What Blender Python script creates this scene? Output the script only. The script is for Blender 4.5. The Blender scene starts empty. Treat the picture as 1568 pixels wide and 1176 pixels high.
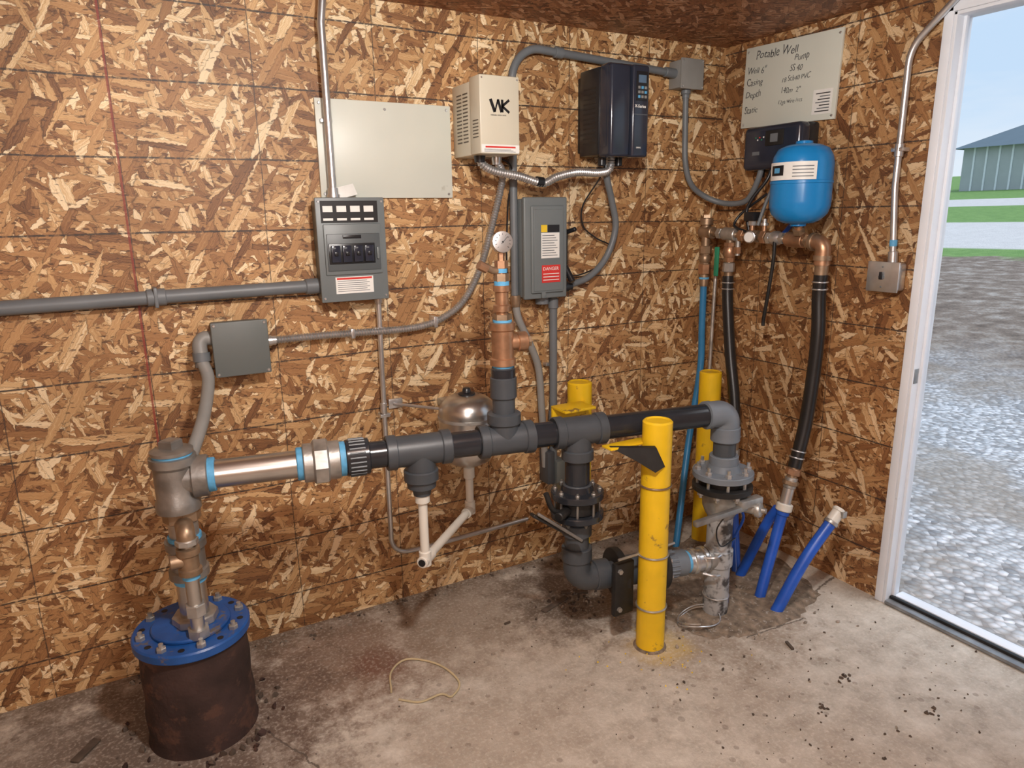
import bpy, bmesh, math, random
from mathutils import Vector, Matrix, Euler
random.seed(7)
V=Vector
scene=bpy.context.scene
try:
    scene.view_settings.view_transform='Standard'
except Exception: pass

# ------------------------------------------------------------------ node helpers
def new_mat(name):
    m=bpy.data.materials.new(name); m.use_nodes=True
    nt=m.node_tree; nt.nodes.clear()
    out=nt.nodes.new('ShaderNodeOutputMaterial'); b=nt.nodes.new('ShaderNodeBsdfPrincipled')
    nt.links.new(b.outputs[0],out.inputs[0])
    return m,nt,b
def setin(nt,node,idx,val):
    if val is None: return
    if isinstance(val,bpy.types.NodeSocket): nt.links.new(val,node.inputs[idx])
    else:
        if isinstance(val,(tuple,list)) and len(val)==3 and node.inputs[idx].type=='RGBA': val=(*val,1)
        node.inputs[idx].default_value=val
def math_(nt,op,a,b=None,c=None,clamp=False):
    n=nt.nodes.new('ShaderNodeMath'); n.operation=op; n.use_clamp=clamp
    setin(nt,n,0,a); setin(nt,n,1,b); setin(nt,n,2,c); return n.outputs[0]
def mix_(nt,f,a,b,mode='MIX'):
    n=nt.nodes.new('ShaderNodeMix'); n.data_type='RGBA'; n.blend_type=mode
    setin(nt,n,0,f); setin(nt,n,6,a); setin(nt,n,7,b); return n.outputs[2]
def ramp_(nt,f,stops,interp='LINEAR'):
    n=nt.nodes.new('ShaderNodeValToRGB'); cr=n.color_ramp; cr.interpolation=interp
    while len(cr.elements)>1: cr.elements.remove(cr.elements[-1])
    for i,(p,c) in enumerate(stops):
        e=cr.elements[0] if i==0 else cr.elements.new(p)
        e.position=p; e.color=(*c,1) if len(c)==3 else c
    setin(nt,n,0,f); return n.outputs[0]
def noise_(nt,vec,scale,detail=3,rough=.55,dim='3D'):
    n=nt.nodes.new('ShaderNodeTexNoise'); n.noise_dimensions=dim
    if vec is not None: nt.links.new(vec,n.inputs['Vector'])
    n.inputs['Scale'].default_value=scale; n.inputs['Detail'].default_value=detail; n.inputs['Roughness'].default_value=rough
    return n.outputs[0]
def vor_(nt,vec,scale=1,feat='F1',dim='2D'):
    n=nt.nodes.new('ShaderNodeTexVoronoi'); n.voronoi_dimensions=dim; n.feature=feat
    nt.links.new(vec,n.inputs['Vector']); n.inputs['Scale'].default_value=scale; return n
def objco(nt): return nt.nodes.new('ShaderNodeTexCoord').outputs['Object']
def bump_(nt,b,h,strength=.3,dist=.01):
    n=nt.nodes.new('ShaderNodeBump'); n.inputs['Strength'].default_value=strength; n.inputs['Distance'].default_value=dist
    nt.links.new(h,n.inputs['Height']); nt.links.new(n.outputs[0],b.inputs['Normal'])
G=lambda v:(v,v,v)
def pm(name,col,rough=.5,metal=0.,var=.15,scale=12,bump=.0,dirt=None,spec=None):
    m,nt,b=new_mat(name); co=objco(nt)
    n=noise_(nt,co,scale,2)
    c=ramp_(nt,n,[(.25,tuple(x*(1-var) for x in col)),(.75,tuple(min(1,x*(1+var)) for x in col))])
    if dirt:
        n2=noise_(nt,co,dirt[2],4,.7)
        f=ramp_(nt,n2,[(dirt[1],G(0)),(min(1,dirt[1]+.08),G(1))])
        c=mix_(nt,f,c,dirt[0])
    nt.links.new(c,b.inputs['Base Color'])
    b.inputs['Roughness'].default_value=rough; b.inputs['Metallic'].default_value=metal
    if spec is not None: b.inputs['Specular IOR Level'].default_value=spec
    if bump: bump_(nt,b,noise_(nt,co,scale*6,2),bump,.003)
    return m

# ------------------------------------------------------------------ OSB
def osb(name,axes,tint=(1,1,1),seed=0,grid=True,vx=-2.68,vs=.44,hz=2.11,hs=.244,red=None,layers=7):
    m,nt,b=new_mat(name)
    sep=nt.nodes.new('ShaderNodeSeparateXYZ'); nt.links.new(objco(nt),sep.inputs[0])
    cmb=nt.nodes.new('ShaderNodeCombineXYZ')
    U=sep.outputs['XYZ'.index(axes[0])]; W_=sep.outputs['XYZ'.index(axes[1])]
    nt.links.new(U,cmb.inputs[0]); nt.links.new(W_,cmb.inputs[1]); P=cmb.outputs[0]
    nz=nt.nodes.new('ShaderNodeTexNoise'); nz.noise_dimensions='2D'; nt.links.new(P,nz.inputs['Vector']); nz.inputs['Scale'].default_value=70; nz.inputs['Detail'].default_value=2
    vm=nt.nodes.new('ShaderNodeVectorMath'); vm.operation='MULTIPLY_ADD'
    nt.links.new(nz.outputs['Color'],vm.inputs[0]); vm.inputs[1].default_value=(.011,.011,0); nt.links.new(P,vm.inputs[2])
    PW=vm.outputs[0]
    stops=[(0,(.12,.048,.018)),(.2,(.27,.125,.047)),(.48,(.41,.215,.086)),(.75,(.55,.335,.150)),(.92,(.71,.50,.27)),(1,(.84,.67,.43))]
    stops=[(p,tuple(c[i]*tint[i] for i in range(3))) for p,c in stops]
    col=None;rnd=random.Random(seed+3)
    # (angle, length, width, coverage threshold): fine strands underneath, long strands on top
    spec=[(8,.05,.014,0),(78,.055,.014,.55),(145,.06,.013,.55),(38,.085,.019,.64),(112,.09,.020,.68),(167,.12,.023,.72),(62,.13,.024,.76)][:layers]
    for i,(a,L,w,th) in enumerate(spec):
        mp=nt.nodes.new('ShaderNodeMapping'); mp.vector_type='TEXTURE'
        nt.links.new(PW,mp.inputs['Vector'])
        mp.inputs['Location'].default_value=(rnd.uniform(-9,9),rnd.uniform(-9,9),0)
        mp.inputs['Rotation'].default_value=(0,0,math.radians(a+rnd.uniform(-8,8)))
        mp.inputs['Scale'].default_value=(L,w,1)
        q=mp.outputs[0]
        v=vor_(nt,q); e=vor_(nt,q,1,'DISTANCE_TO_EDGE')
        sc=nt.nodes.new('ShaderNodeSeparateColor'); nt.links.new(v.outputs['Color'],sc.inputs[0])
        gm=nt.nodes.new('ShaderNodeMapping'); nt.links.new(q,gm.inputs['Vector']); gm.inputs['Scale'].default_value=(.6,7,1)
        g=noise_(nt,gm.outputs[0],1.3,1,.6,'2D')
        t=math_(nt,'MULTIPLY_ADD',g,.55,math_(nt,'SUBTRACT',sc.outputs[1],.26 if i<3 else .20))
        c=ramp_(nt,t,stops)
        dk=ramp_(nt,e.outputs['Distance'],[(0,G(.30)),(.035,G(.82)),(.09,G(1))])
        c=mix_(nt,1.,c,dk,'MULTIPLY')
        if col is None: col=c
        else:
            msk=math_(nt,'GREATER_THAN',sc.outputs[0],th)
            col=mix_(nt,msk,col,c)
    big=noise_(nt,P,1.6,2,.6,'2D')
    col=mix_(nt,1.,col,ramp_(nt,big,[(.3,G(.84)),(.7,G(1.1))]),'MULTIPLY')
    for rr,sx,sy,th in ((.6,22,75,.66),(2.1,20,80,.68)):  # dark streaks: shadow in the strand gaps, painted into the colour
        dn=nt.nodes.new('ShaderNodeMapping'); nt.links.new(P,dn.inputs['Vector']); dn.inputs['Rotation'].default_value=(0,0,rr); dn.inputs['Scale'].default_value=(sx,sy,1)
        dks=ramp_(nt,noise_(nt,dn.outputs[0],1,2,.6,'2D'),[(th,G(0)),(th+.05,G(.75))])
        col=mix_(nt,dks,col,(.06*tint[0],.024*tint[1],.012*tint[2]))
    if grid:
        wob=math_(nt,'MULTIPLY',math_(nt,'SUBTRACT',big,.5),.012)
        h=math_(nt,'PINGPONG',math_(nt,'ADD',math_(nt,'SUBTRACT',W_,hz-hs*40),wob),hs/2)
        v=math_(nt,'PINGPONG',math_(nt,'ADD',math_(nt,'SUBTRACT',U,vx-vs*40),wob),vs/2)
        hm=math_(nt,'LESS_THAN',h,.0030); vm2=math_(nt,'MULTIPLY',math_(nt,'LESS_THAN',v,.0019),.85)
        brk=ramp_(nt,nz.outputs[0],[(.32,G(.4)),(.5,G(.92))])
        f=math_(nt,'MULTIPLY',math_(nt,'MAXIMUM',hm,vm2),brk)
        col=mix_(nt,f,col,(.03,.022,.020))
        if red is not None:
            rm=math_(nt,'LESS_THAN',math_(nt,'ABSOLUTE',math_(nt,'SUBTRACT',U,red)),.0035)
            col=mix_(nt,math_(nt,'MULTIPLY',rm,.8),col,(.22,.02,.015))
    nt.links.new(col,b.inputs['Base Color']); b.inputs['Roughness'].default_value=.55
    bump_(nt,b,nz.outputs[0],.25,.003)
    return m

# ------------------------------------------------------------------ mesh builder
class B:
    def __init__(s,name): s.name=name; s.bm=bmesh.new(); s.mats=[]
    def mi(s,m):
        if m not in s.mats: s.mats.append(m)
        return s.mats.index(m)
    def merge(s,tb,M,mat,smooth=True):
        mi=s.mi(mat); tb.verts.index_update()
        vs=[s.bm.verts.new(M@v.co) for v in tb.verts]
        for f in tb.faces:
            try:
                nf=s.bm.faces.new([vs[v.index] for v in f.verts]); nf.material_index=mi; nf.smooth=smooth
            except ValueError: pass
        tb.free()
    def box(s,lo,hi,mat,bev=0.,seg=2,M=None):
        lo=V(lo);hi=V(hi);c=(lo+hi)/2;d=hi-lo
        d=V([abs(x) for x in d])
        tb=bmesh.new(); bmesh.ops.create_cube(tb,size=1)
        bmesh.ops.scale(tb,vec=d,verts=tb.verts)
        if bev: bmesh.ops.bevel(tb,geom=list(tb.edges),offset=min(bev,min(d)*.45),segments=seg,affect='EDGES',profile=.5)
        T=Matrix.Translation(c)
        if M is not None: T=M@T
        s.merge(tb,T,mat)
        return s
    def lathe(s,p,axis,prof,mat,seg=32,cap=True):
        p=V(p);a=V(axis).normalized()
        ref=V((0,0,1)) if abs(a.z)<.9 else V((1,0,0))
        x=ref.cross(a).normalized(); y=a.cross(x)
        mi=s.mi(mat); rings=[]
        for h,r in prof:
            c=p+a*h
            if r<=1e-6: rings.append([s.bm.verts.new(c)])
            else: rings.append([s.bm.verts.new(c+x*(r*math.cos(2*math.pi*i/seg))+y*(r*math.sin(2*math.pi*i/seg))) for i in range(seg)])
        def F(vs):
            try:
                f=s.bm.faces.new(vs); f.material_index=mi; f.smooth=True
            except ValueError: pass
        for A,C in zip(rings[:-1],rings[1:]):
            if len(A)==1 and len(C)==1: continue
            if len(A)==1:
                for i in range(seg): F([A[0],C[i],C[(i+1)%seg]])
            elif len(C)==1:
                for i in range(seg): F([A[i],A[(i+1)%seg],C[0]])
            else:
                for i in range(seg): F([A[i],A[(i+1)%seg],C[(i+1)%seg],C[i]])
        if cap:
            if len(rings[0])>1: F(rings[0][::-1])
            if len(rings[-1])>1: F(rings[-1])
        return s
    def cyl(s,p1,p2,r,mat,r2=None,seg=28,bev=.0):
        p1=V(p1);p2=V(p2);L=(p2-p1).length; r2=r if r2 is None else r2
        if bev: pr=[(0,r-bev),(bev,r),(L-bev,r2),(L,r2-bev)]
        else: pr=[(0,r),(L,r2)]
        return s.lathe(p1,p2-p1,pr,mat,seg)
    def tube(s,pts,r,mat,seg=16,rf=None,closed=False):
        pts=[V(p) for p in pts]; n=len(pts); mi=s.mi(mat)
        tan=[]
        for i in range(n):
            a=pts[(i-1)%n] if (closed or i>0) else pts[i]; b=pts[(i+1)%n] if (closed or i<n-1) else pts[i]
            tan.append((b-a).normalized())
        t=tan[0]; ref=V((0,0,1)) if abs(t.z)<.9 else V((1,0,0)); x=ref.cross(t).normalized()
        rings=[];acc=0
        for i in range(n):
            if i>0:
                q=tan[i-1].rotation_difference(tan[i]); x=(q@x); acc+=(pts[i]-pts[i-1]).length
            x=(x-tan[i]*x.dot(tan[i])).normalized(); y=tan[i].cross(x)
            rr=rf(i,acc) if rf else r
            rings.append([s.bm.verts.new(pts[i]+x*(rr*math.cos(2*math.pi*k/seg))+y*(rr*math.sin(2*math.pi*k/seg))) for k in range(seg)])
        R=list(zip(rings[:-1],rings[1:]))
        if closed: R.append((rings[-1],rings[0]))
        for A,C in R:
            for k in range(seg):
                f=s.bm.faces.new([A[k],A[(k+1)%seg],C[(k+1)%seg],C[k]]); f.material_index=mi; f.smooth=True
        if not closed:
            for rg in (rings[0][::-1],rings[-1]):
                f=s.bm.faces.new(rg); f.material_index=mi
        return s
    def flex(s,pts,r,mat,pitch=.011,amp=.13,seg=14):
        P=resample(cr(pts),pitch/2)
        return s.tube(P,r,mat,seg,rf=lambda i,a:r*(1+amp*(1 if i%2 else -1)))
    def hexb(s,p,axis,r,h,mat): return s.lathe(p,axis,[(0,r),(h*.85,r),(h,r*.85)],mat,6)
    def text(s,body,size,M,mat,ext=.0006,offset=0.,jit=0.):
        c=bpy.data.curves.new('tx','FONT'); c.body=body; c.size=size; c.extrude=ext; c.offset=offset; c.resolution_u=3
        o=bpy.data.objects.new('tx',c); scene.collection.objects.link(o); bpy.context.view_layer.update()
        me=o.to_mesh(); tb=bmesh.new(); tb.from_mesh(me); o.to_mesh_clear()
        bpy.data.objects.remove(o); bpy.data.curves.remove(c)
        if jit:   # hand-written wobble
            ph=random.uniform(0,6)
            for v in tb.verts:
                x,y=v.co.x,v.co.y
                v.co.x=x+y*.18+math.sin(y/size*5+x/size*2.3+ph)*jit*size
                v.co.y=y*(1+.14*math.sin(x/size*1.7+ph))+math.sin(x/size*2.9+ph*2)*jit*size*1.3
        s.merge(tb,M,mat,False); return s
    def ring(s,p,axis,r,tube,mat,seg=28):
        a=V(axis).normalized(); ref=V((0,0,1)) if abs(a.z)<.9 else V((1,0,0)); x=ref.cross(a).normalized(); y=a.cross(x)
        s.tube([V(p)+x*(r*math.cos(2*math.pi*i/seg))+y*(r*math.sin(2*math.pi*i/seg)) for i in range(seg)],tube,mat,8,closed=True); return s
    def bolts(s,p,axis,R,n,r,h,mat,shank=None,off=.2):
        a=V(axis).normalized(); ref=V((0,0,1)) if abs(a.z)<.9 else V((1,0,0)); x=ref.cross(a).normalized(); y=a.cross(x)
        for i in range(n):
            q=V(p)+x*(R*math.cos(2*math.pi*i/n+off))+y*(R*math.sin(2*math.pi*i/n+off))
            s.hexb(q,a,r,h,mat)
            if shank: s.cyl(q,q+a*(h+shank),r*.5,mat,seg=8)
        return s
    def valve(s,p,axis,r,L,mat,hm,hdir,hl=.07):
        p=V(p);a=V(axis).normalized();h=V(hdir).normalized()
        s.lathe(p-a*L/2,a,[(0,r*1.15),(L*.2,r*1.15)],mat,6); s.lathe(p+a*L*.3,a,[(0,r*1.15),(L*.2,r*1.15)],mat,6)
        s.lathe(p-a*L*.3,a,[(0,r),(L*.15,r*1.3),(L*.45,r*1.3),(L*.6,r)],mat,20)
        st=h.cross(a).normalized(); 
        s.cyl(p,p+st*r*2.1,r*.35,mat,seg=10)
        q=p+st*r*2.0
        s.tube([q-h*.01,q+h*hl*.4+st*.004,q+h*hl+st*.010],r*.42,hm,8)
        return s
    def done(s,origin=None,keep_origin=False):
        me=bpy.data.meshes.new(s.name); 
        bmesh.ops.recalc_face_normals(s.bm,faces=s.bm.faces)
        if keep_origin: c=V((0,0,0))
        else:
            xs=[v.co for v in s.bm.verts]; lo=V([min(v[i] for v in xs) for i in range(3)]); hi=V([max(v[i] for v in xs) for i in range(3)]); c=(lo+hi)/2; c.z=lo.z
        bmesh.ops.translate(s.bm,vec=-c,verts=s.bm.verts)
        s.bm.to_mesh(me); s.bm.free()
        for m in s.mats: me.materials.append(m)
        try: me.set_sharp_from_angle(angle=math.radians(38))
        except Exception: pass
        o=bpy.data.objects.new(s.name,me); o.location=c; scene.collection.objects.link(o); return o
def cr(pts,n=14):
    pts=[V(p) for p in pts]; P=[pts[0]*2-pts[1]]+pts+[pts[-1]*2-pts[-2]]; out=[]
    for i in range(1,len(P)-2):
        a,b,c,d=P[i-1:i+3]
        for k in range(n):
            t=k/n; out.append(.5*((2*b)+(c-a)*t+(2*a-5*b+4*c-d)*t*t+(3*b-a-3*c+d)*t**3))
    out.append(pts[-1]); return out
def resample(P,step):
    out=[P[0]];acc=0
    for a,b in zip(P[:-1],P[1:]):
        L=(b-a).length
        if L<1e-9: continue
        d=step-acc
        while d<=L:
            out.append(a+(b-a)*(d/L)); d+=step
        acc=L-(d-step)
    if (out[-1]-P[-1]).length>step*.3: out.append(P[-1])
    return out
def fil(pts,R,n=8):
    pts=[V(p) for p in pts]; out=[pts[0]]
    for i in range(1,len(pts)-1):
        a,b,c=pts[i-1:i+2]; d1=(a-b).normalized(); d2=(c-b).normalized()
        ang=d1.angle(d2); 
        if ang>3.1: continue
        t=R/math.tan(ang/2); t=min(t,(a-b).length*.49,(c-b).length*.49); r=t*math.tan(ang/2)
        bis=(d1+d2).normalized(); cen=b+bis*(r/math.sin(ang/2))
        s_=b+d1*t-cen; e_=b+d2*t-cen
        q=s_.rotation_difference(e_); ax,an=q.to_axis_angle()
        for k in range(n+1):
            out.append(cen+Matrix.Rotation(an*k/n,3,ax)@s_)
    out.append(pts[-1]); return out

# ------------------------------------------------------------------ materials
OSB_A=osb('osb_back',('X','Z'),(1,1,1),1,red=-2.685)
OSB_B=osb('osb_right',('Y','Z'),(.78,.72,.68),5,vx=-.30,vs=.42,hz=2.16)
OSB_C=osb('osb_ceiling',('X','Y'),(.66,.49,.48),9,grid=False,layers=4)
OSB_D=pm('osb_plain',(.40,.21,.09),.6,0,.4,14)
M_pvc=pm('pvc_dark_grey',(.055,.064,.075),.42,0,.15,9)
M_pvcL=pm('pvc_mid_grey',(.15,.175,.205),.42,0,.15,9)
M_glossblk=pm('pipe_glossy_black',(.022,.025,.031),.18,0,.2,9)
M_rub=pm('rubber_black',(.012,.012,.013),.35,0,.25,15)
M_cond=pm('conduit_grey',(.14,.155,.168),.45,0,.12,8)
M_condB=pm('conduit_light',(.24,.24,.23),.5,0,.12,8)
M_emt=pm('emt_galvanised',(.64,.66,.68),.30,.85,.12,20)
M_flexm=pm('armoured_flex_steel',(.50,.51,.52),.34,.8,.15,30)
M_steel=pm('stainless_steel',(.60,.59,.57),.28,.95,.12,6)
M_galv=pm('galvanised_fitting',(.44,.43,.41),.42,.75,.3,18,.15)
M_cast=pm('cast_tee_steel',(.28,.27,.255),.42,.7,.35,14,.2)
M_brass=pm('brass_bronze',(.43,.25,.15),.38,.75,.3,22,.1)
M_brassD=pm('brass_dull',(.33,.235,.155),.42,.7,.35,22,.1)
M_tape=pm('thread_sealant_blue',(.10,.36,.62),.55,0,.2,40)
M_blueF=pm('blue_flange_paint',(.012,.080,.30),.35,0,.25,12,.1,dirt=((.12,.10,.09),.58,14))
M_rust=pm('rusty_casing',(.040,.022,.019),.85,.1,.6,7,.8,dirt=((.085,.042,.030),.54,11))
M_yel=pm('yellow_bollard_paint',(.78,.50,.012),.42,0,.10,9,.1,dirt=((.22,.12,.04),.62,11))
M_blk=pm('black_plastic',(.014,.015,.018),.32,0,.2,10)
M_blkg=pm('black_gloss',(.026,.031,.048),.14,0,.2,6)
M_blkm=pm('black_iron',(.02,.02,.02),.5,.3,.3,20,.15)
M_beige=pm('beige_enamel',(.60,.56,.45),.42,0,.05,6)
M_beigeD=pm('beige_slot_dark',(.10,.08,.06),.6)
M_pan=pm('grey_enamel',(.150,.172,.178),.42,0,.06,6)
M_panD=pm('grey_enamel_dark',(.085,.098,.105),.42,0,.06,6)
M_jb=pm('jbox_grey',(.120,.135,.132),.5,0,.05,6)
M_white=pm('white_board',(.60,.62,.555),.4,0,.05,3,dirt=((.40,.38,.31),.70,7))
M_lab=pm('label_white',(.78,.78,.75),.5,0,.04,40)
M_labB=pm('label_black',(.01,.01,.012),.4)
M_red=pm('label_red',(.62,.035,.03),.45)
M_ylab=pm('label_yellow',(.80,.55,.03),.45)
M_tank=pm('tank_blue',(.012,.22,.56),.22,0,.08,5)
M_pexb=pm('poly_pipe_blue',(.014,.09,.48),.35,0,.2,12,dirt=((.18,.16,.2),.66,15))
M_pexl=pm('pex_light_blue',(.03,.20,.42),.35,0,.15,12)
M_wpvc=pm('white_pvc',(.66,.64,.58),.38,0,.08,10,dirt=((.35,.28,.2),.66,12))
M_trim=pm('white_trim',(.74,.78,.84),.4,0,.04,6,dirt=((.50,.50,.50),.70,9))
M_alum=pm('threshold_aluminium',(.30,.31,.32),.4,.7,.3,20)
M_ink=pm('marker_ink',(.05,.05,.055),.5)
M_glass=pm('gauge_face',(.80,.80,.78),.2,0,.02)
M_grn=pm('valve_green',(.02,.22,.12),.5)
M_dirt=pm('bare_dirt',(.19,.145,.105),.95,0,.55,30,.9,dirt=((.34,.31,.27),.58,45))
M_stone=pm('stones',(.26,.22,.18),.9,0,.5,20)
M_dark=pm('dark_debris',(.085,.063,.048),.95,0,.4,20)
M_cord=pm('tan_cord',(.50,.42,.26),.7)
M_barnw=pm('barn_wall',(.42,.45,.47),.6,0,.06,1)
M_barnr=pm('barn_roof',(.09,.14,.18),.5,0,.06,1)

def concrete():
    m,nt,b=new_mat('concrete'); co=objco(nt)
    n1=noise_(nt,co,1.3,4,.65); n2=noise_(nt,co,9,5,.72); n3=noise_(nt,co,80,2,.6)
    c=ramp_(nt,n2,[(.28,(.31,.27,.225)),(.5,(.47,.425,.365)),(.72,(.61,.565,.50))])
    c=mix_(nt,ramp_(nt,n1,[(.44,G(0)),(.62,G(.55))]),c,(.30,.24,.185))
    sep=nt.nodes.new('ShaderNodeSeparateXYZ'); nt.links.new(co,sep.inputs[0])
    X=sep.outputs[0];Y=sep.outputs[1]
    def blob(cx,cy,r,color,k,c):
        dx=math_(nt,'SUBTRACT',X,cx); dy=math_(nt,'SUBTRACT',Y,cy)
        d=math_(nt,'SQRT',math_(nt,'ADD',math_(nt,'MULTIPLY',dx,dx),math_(nt,'MULTIPLY',dy,dy)))
        d=math_(nt,'ADD',d,math_(nt,'MULTIPLY',math_(nt,'SUBTRACT',n2,.5),r*1.8))
        f=ramp_(nt,math_(nt,'DIVIDE',d,r),[(.45,G(k)),(1.,G(0))])
        return mix_(nt,f,c,color)
    c=blob(-2.20,-.28,.48,(.19,.115,.075),.8,c)
    c=blob(-2.05,-.40,.13,(.15,.06,.035),.7,c)
    c=blob(-2.72,-.45,.60,(.115,.075,.055),.9,c)
    c=blob(-3.1,-.5,.55,(.14,.11,.09),.7,c)
    c=blob(-1.6,-.25,.45,(.26,.205,.155),.65,c)
    c=blob(-1.12,-.38,.40,(.13,.095,.07),.9,c)
    c=blob(-.75,-.75,.50,(.27,.21,.155),.75,c)
    c=blob(-1.05,-.85,.15,(.55,.40,.15),.6,c)
    c=blob(-1.9,-1.0,.35,(.34,.28,.22),.6,c)
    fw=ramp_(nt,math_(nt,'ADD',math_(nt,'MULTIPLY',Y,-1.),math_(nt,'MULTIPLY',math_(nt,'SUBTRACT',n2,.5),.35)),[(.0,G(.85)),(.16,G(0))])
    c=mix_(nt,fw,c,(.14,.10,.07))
    sp=vor_(nt,co,14,'F1','3D'); s2=noise_(nt,co,2.2,1)
    sm=math_(nt,'LESS_THAN',sp.outputs['Distance'],math_(nt,'MULTIPLY',s2,.26))
    c=mix_(nt,math_(nt,'MULTIPLY',sm,.45),c,(.17,.13,.10))
    c=mix_(nt,ramp_(nt,n3,[(.5,G(0)),(.75,G(.4))]),c,(.68,.64,.57))
    def crack(ax,ay,bx,by,w,c):
        L=math.hypot(bx-ax,by-ay); ux,uy=(bx-ax)/L,(by-ay)/L
        px=math_(nt,'SUBTRACT',X,ax);py=math_(nt,'SUBTRACT',Y,ay)
        al=math_(nt,'ADD',math_(nt,'MULTIPLY',px,ux),math_(nt,'MULTIPLY',py,uy))
        pr=math_(nt,'ADD',math_(nt,'MULTIPLY',px,-uy),math_(nt,'MULTIPLY',py,ux))
        pr=math_(nt,'ADD',pr,math_(nt,'MULTIPLY',math_(nt,'SUBTRACT',n2,.5),.06))
        m1=math_(nt,'LESS_THAN',math_(nt,'ABSOLUTE',pr),w)
        m2=math_(nt,'MULTIPLY',math_(nt,'GREATER_THAN',al,0),math_(nt,'LESS_THAN',al,L))
        return mix_(nt,math_(nt,'MULTIPLY',math_(nt,'MULTIPLY',m1,m2),.8),c,(.09,.07,.055))
    c=crack(-2.52,-.50,-2.30,-1.0,.003,c); c=crack(-.72,-.99,-.40,-1.02,.004,c); c=crack(-.19,-.90,.0,-.86,.004,c)
    nt.links.new(c,b.inputs['Base Color']); b.inputs['Roughness'].default_value=.85
    bump_(nt,b,n2,.5,.02)
    return m
M_conc=concrete()

def groundmat():
    m,nt,b=new_mat('yard_ground'); co=objco(nt)
    sep=nt.nodes.new('ShaderNodeSeparateXYZ'); nt.links.new(co,sep.inputs[0])
    n0=noise_(nt,co,.7,4,.6); n1=noise_(nt,co,3.5,5,.65)
    v=vor_(nt,co,24,'F1','3D'); vb=nt.nodes.new('ShaderNodeSeparateColor'); nt.links.new(v.outputs['Color'],vb.inputs[0])
    grav=ramp_(nt,vb.outputs[0],[(0,(.28,.29,.31)),(.5,(.52,.54,.57)),(1,(.80,.81,.85))])
    grav=mix_(nt,ramp_(nt,v.outputs['Distance'],[(.35,G(0)),(.75,G(.6))]),grav,(.20,.18,.17))
    grav=mix_(nt,ramp_(nt,n0,[(.49,G(0)),(.60,G(.65))]),grav,(.31,.26,.21))
    mud=ramp_(nt,n1,[(.3,(.12,.088,.068)),(.5,(.23,.18,.145)),(.7,(.42,.38,.345))])
    grass=ramp_(nt,n1,[(.3,(.12,.25,.06)),(.7,(.20,.35,.10))])
    road=ramp_(nt,n1,[(.3,(.56,.55,.55)),(.7,(.66,.65,.65))])
    X=math_(nt,'ADD',sep.outputs[0],math_(nt,'MULTIPLY',math_(nt,'SUBTRACT',n0,.5),3.0))
    Xs=math_(nt,'ADD',sep.outputs[0],math_(nt,'MULTIPLY',sep.outputs[1],.12))
    def st(c,at,nc,xx,w=.3):
        f=ramp_(nt,math_(nt,'MULTIPLY_ADD',math_(nt,'SUBTRACT',xx,at),1/w,.5,True),[(0,G(0)),(1,G(1))]); return mix_(nt,f,c,nc)
    c=st(grav,5.2,mud,X,2.5)
    c=st(c,14.6,grass,X,.6); c=st(c,17.4,road,Xs,.3); c=st(c,26,grass,Xs,.3); c=st(c,36,road,Xs,.3); c=st(c,43,grass,Xs,.4)
    nt.links.new(c,b.inputs['Base Color']); b.inputs['Roughness'].default_value=.9
    bump_(nt,b,v.outputs['Distance'],.7,-.03)
    return m
M_gnd=groundmat()

# ------------------------------------------------------------------ room shell
CX0,CY0,CH=-4.7,-4.7,2.44
T=.14; TR=.075
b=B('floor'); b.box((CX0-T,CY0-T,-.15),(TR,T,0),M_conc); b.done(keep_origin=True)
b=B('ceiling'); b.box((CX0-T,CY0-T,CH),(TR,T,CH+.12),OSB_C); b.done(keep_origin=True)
b=B('wall_back'); b.box((CX0-T,0,0),(TR,T,CH),OSB_A); b.done(keep_origin=True)
D0,D1,DZ=-1.105,-2.08,2.345
b=B('wall_right')
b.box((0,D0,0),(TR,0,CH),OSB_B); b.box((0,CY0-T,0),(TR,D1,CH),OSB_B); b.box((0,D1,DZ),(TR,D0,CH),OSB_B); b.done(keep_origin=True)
b=B('wall_left'); b.box((CX0-T,CY0-T,0),(CX0,0,CH),OSB_D); b.done(keep_origin=True)
b=B('wall_front'); b.box((CX0,CY0-T,0),(0,CY0,CH),OSB_D); b.done(keep_origin=True)
b=B('trim_door')
for y0,y1 in ((D0,D0+.035),(D1,D1-.035)):
    b.box((-.016,y0,0.0),(.0,y1,DZ+.035),M_trim,.004)
b.box((-.016,D1-.035,DZ),(0,D0+.035,DZ+.035),M_trim,.004)
b.box((-.012,D0-.012,.0),(TR+.01,D0,DZ),M_trim,.002); b.box((-.012,D1,.0),(TR+.01,D1+.012,DZ),M_trim,.002)
b.box((-.012,D1,DZ-.012),(TR+.01,D0,DZ),M_trim,.002)
b.box((.03,D0-.022,.0),(.05,D0-.011,DZ-.01),M_trim,.002)
b.box((-.005,D0-.014,.98),(.022,D0-.010,1.04),M_alum,.001)
b.done()
b=B('door_threshold'); b.box((-.02,D1+.012,0),(TR+.05,D0-.012,.018),M_alum,.006)
b.box((.015,D1+.012,.015),(.035,D0-.012,.03),M_blkm,.004); b.box((.05,D1+.012,.015),(.11,D0-.012,.024),M_trim,.004); b.done()

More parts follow.
